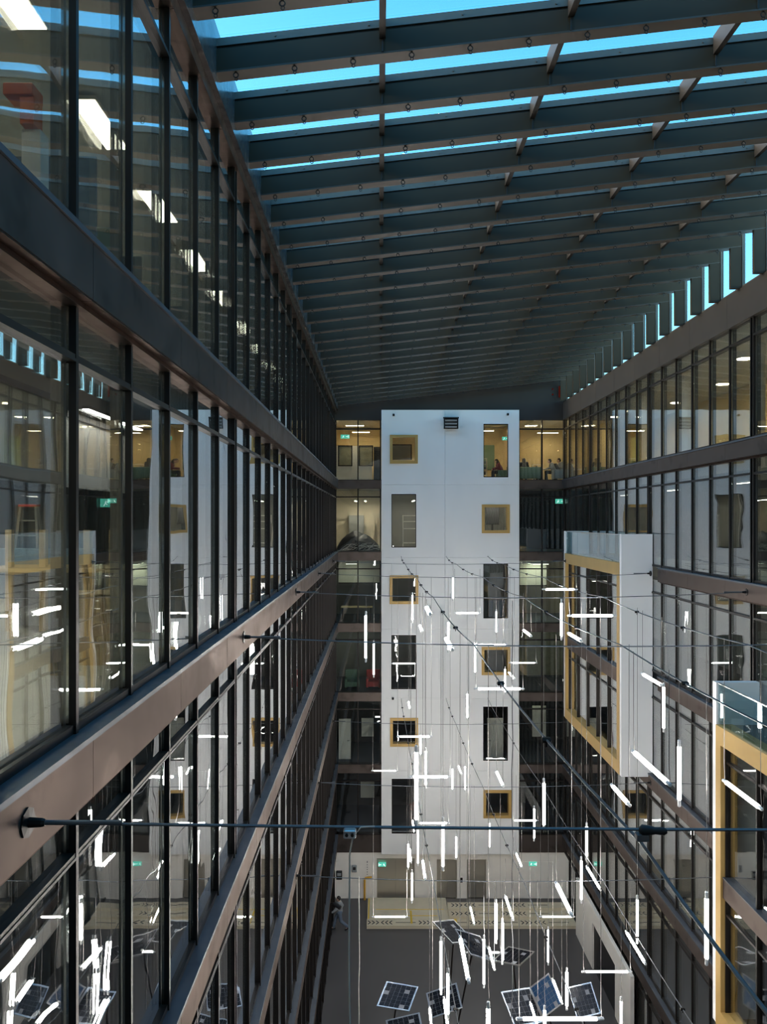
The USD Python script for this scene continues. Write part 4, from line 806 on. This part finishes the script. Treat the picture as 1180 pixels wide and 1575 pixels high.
# top left offices
tz = f6
t = thing('orange_box', 'orange box on top of a white pillar in the top left office', 'box', loc=(-3.6, 7.9, 4.05)); obj(t, 'panel', rbox(-3.80, -3.50, 7.75, 8.0, 4.3, 4.42, .01), m_orange); obj(t, 'neck', bx(-3.64, -3.5, 7.78, 7.98, 4.02, 4.3), m_orange)
t = thing('white_pillar', 'slim white pillar under the orange box', 'pillar', loc=(-3.55, 7.95, tz)); obj(t, 'shaft', rbox(-3.66, -3.46, 7.85, 8.05, tz + .04, 4.0, .01), m_white2); obj(t, 'foot', bx(-3.72, -3.40, 7.8, 8.1, tz, tz + .04), m_mull)
t = thing('glass_screen', 'pale blue glass desk screen left of the white pillar', 'screen', loc=(-4, 8.3, tz)); obj(t, 'pane', bx(-5.4, -3.1, 8.4, 8.44, tz + .5, tz + 1.75), m_blue); obj(t, 'rail', bx(-5.4, -3.1, 8.38, 8.46, tz + .44, tz + .5), m_chrome)
t = thing('office_chair', 'dark green office chair behind the second pane of the top storey', 'chair', loc=(-3.35, 8.9, tz)); obj(t, 'backrest', rbox(-3.6, -3.12, 9.1, 9.2, tz + .6, tz + 1.25, .04), m_green); obj(t, 'seat', rbox(-3.6, -3.1, 8.65, 9.15, tz + .45, tz + .55, .04), m_dark); obj(t, 'column', rod((-3.35, 8.9, tz + .08), (-3.35, 8.9, tz + .45), .03), m_black)
for i in range(5): a = i * 2 * math.pi / 5; obj(t, 'base_spoke', rod((-3.35, 8.9, tz + .08), (-3.35 + .3 * math.cos(a), 8.9 + .3 * math.sin(a), tz + .04), .02, 6), m_black)
for i, y in enumerate((10.2, 12.6, 15.2)):
    t = thing('office_desk', f'white office desk behind the top left glass, {nth[i]} from the viewer', 'desk', loc=(-3.6, y, tz)); obj(t, 'tabletop', rbox(-4.6, -2.95, y - .4, y + .5, tz + .70, tz + .74, .01), m_white2)
    for x in (-4.5, -3.05): obj(t, 'leg', bx(x - .03, x + .03, y - .3, y + .4, tz, tz + .70), m_chrome)
    t = thing('desk_monitor', f'monitor on an arm over the top left office desk, {nth[i]} from the viewer', 'monitor', loc=(-3.5, y, tz + .74)); obj(t, 'screen', rbox(-3.75, -3.2, y + .12, y + .16, tz + .98, tz + 1.32, .01), m_dark); obj(t, 'arm', path([(-3.45, y + .3, tz + .74), (-3.45, y + .3, tz + 1.0), (-3.47, y + .16, tz + 1.12)], .02, 6), m_chrome)
# right top rooms
t = thing('lime_partition', 'lime coloured partition behind the far panes of the top right storey', 'partition', loc=(12.5, 37, f6)); obj(t, 'panel', bx(12.6, 12.7, 35.6, 38.6, f6, f6 + 1.9), M('lime_wall', (.42, .44, .10), .6)); obj(t, 'base_rail', bx(12.58, 12.72, 35.6, 38.6, f6 - .02, f6), m_mull)
for i, y in enumerate((23.6, 29.0, 33.5)):
    t = thing('white_column', f'white column behind the top right glazing, {nth[i]} from the viewer', 'column', loc=(11.6, y, f6)); obj(t, 'shaft', lathe((11.6, y, f6), (0, 0, 1), [(0, .22), (3.2, .22)], 18), m_white2, smooth=40); obj(t, 'base_ring', lathe((11.6, y, f6), (0, 0, 1), [(0, .25), (.08, .25)], 18), m_mull)
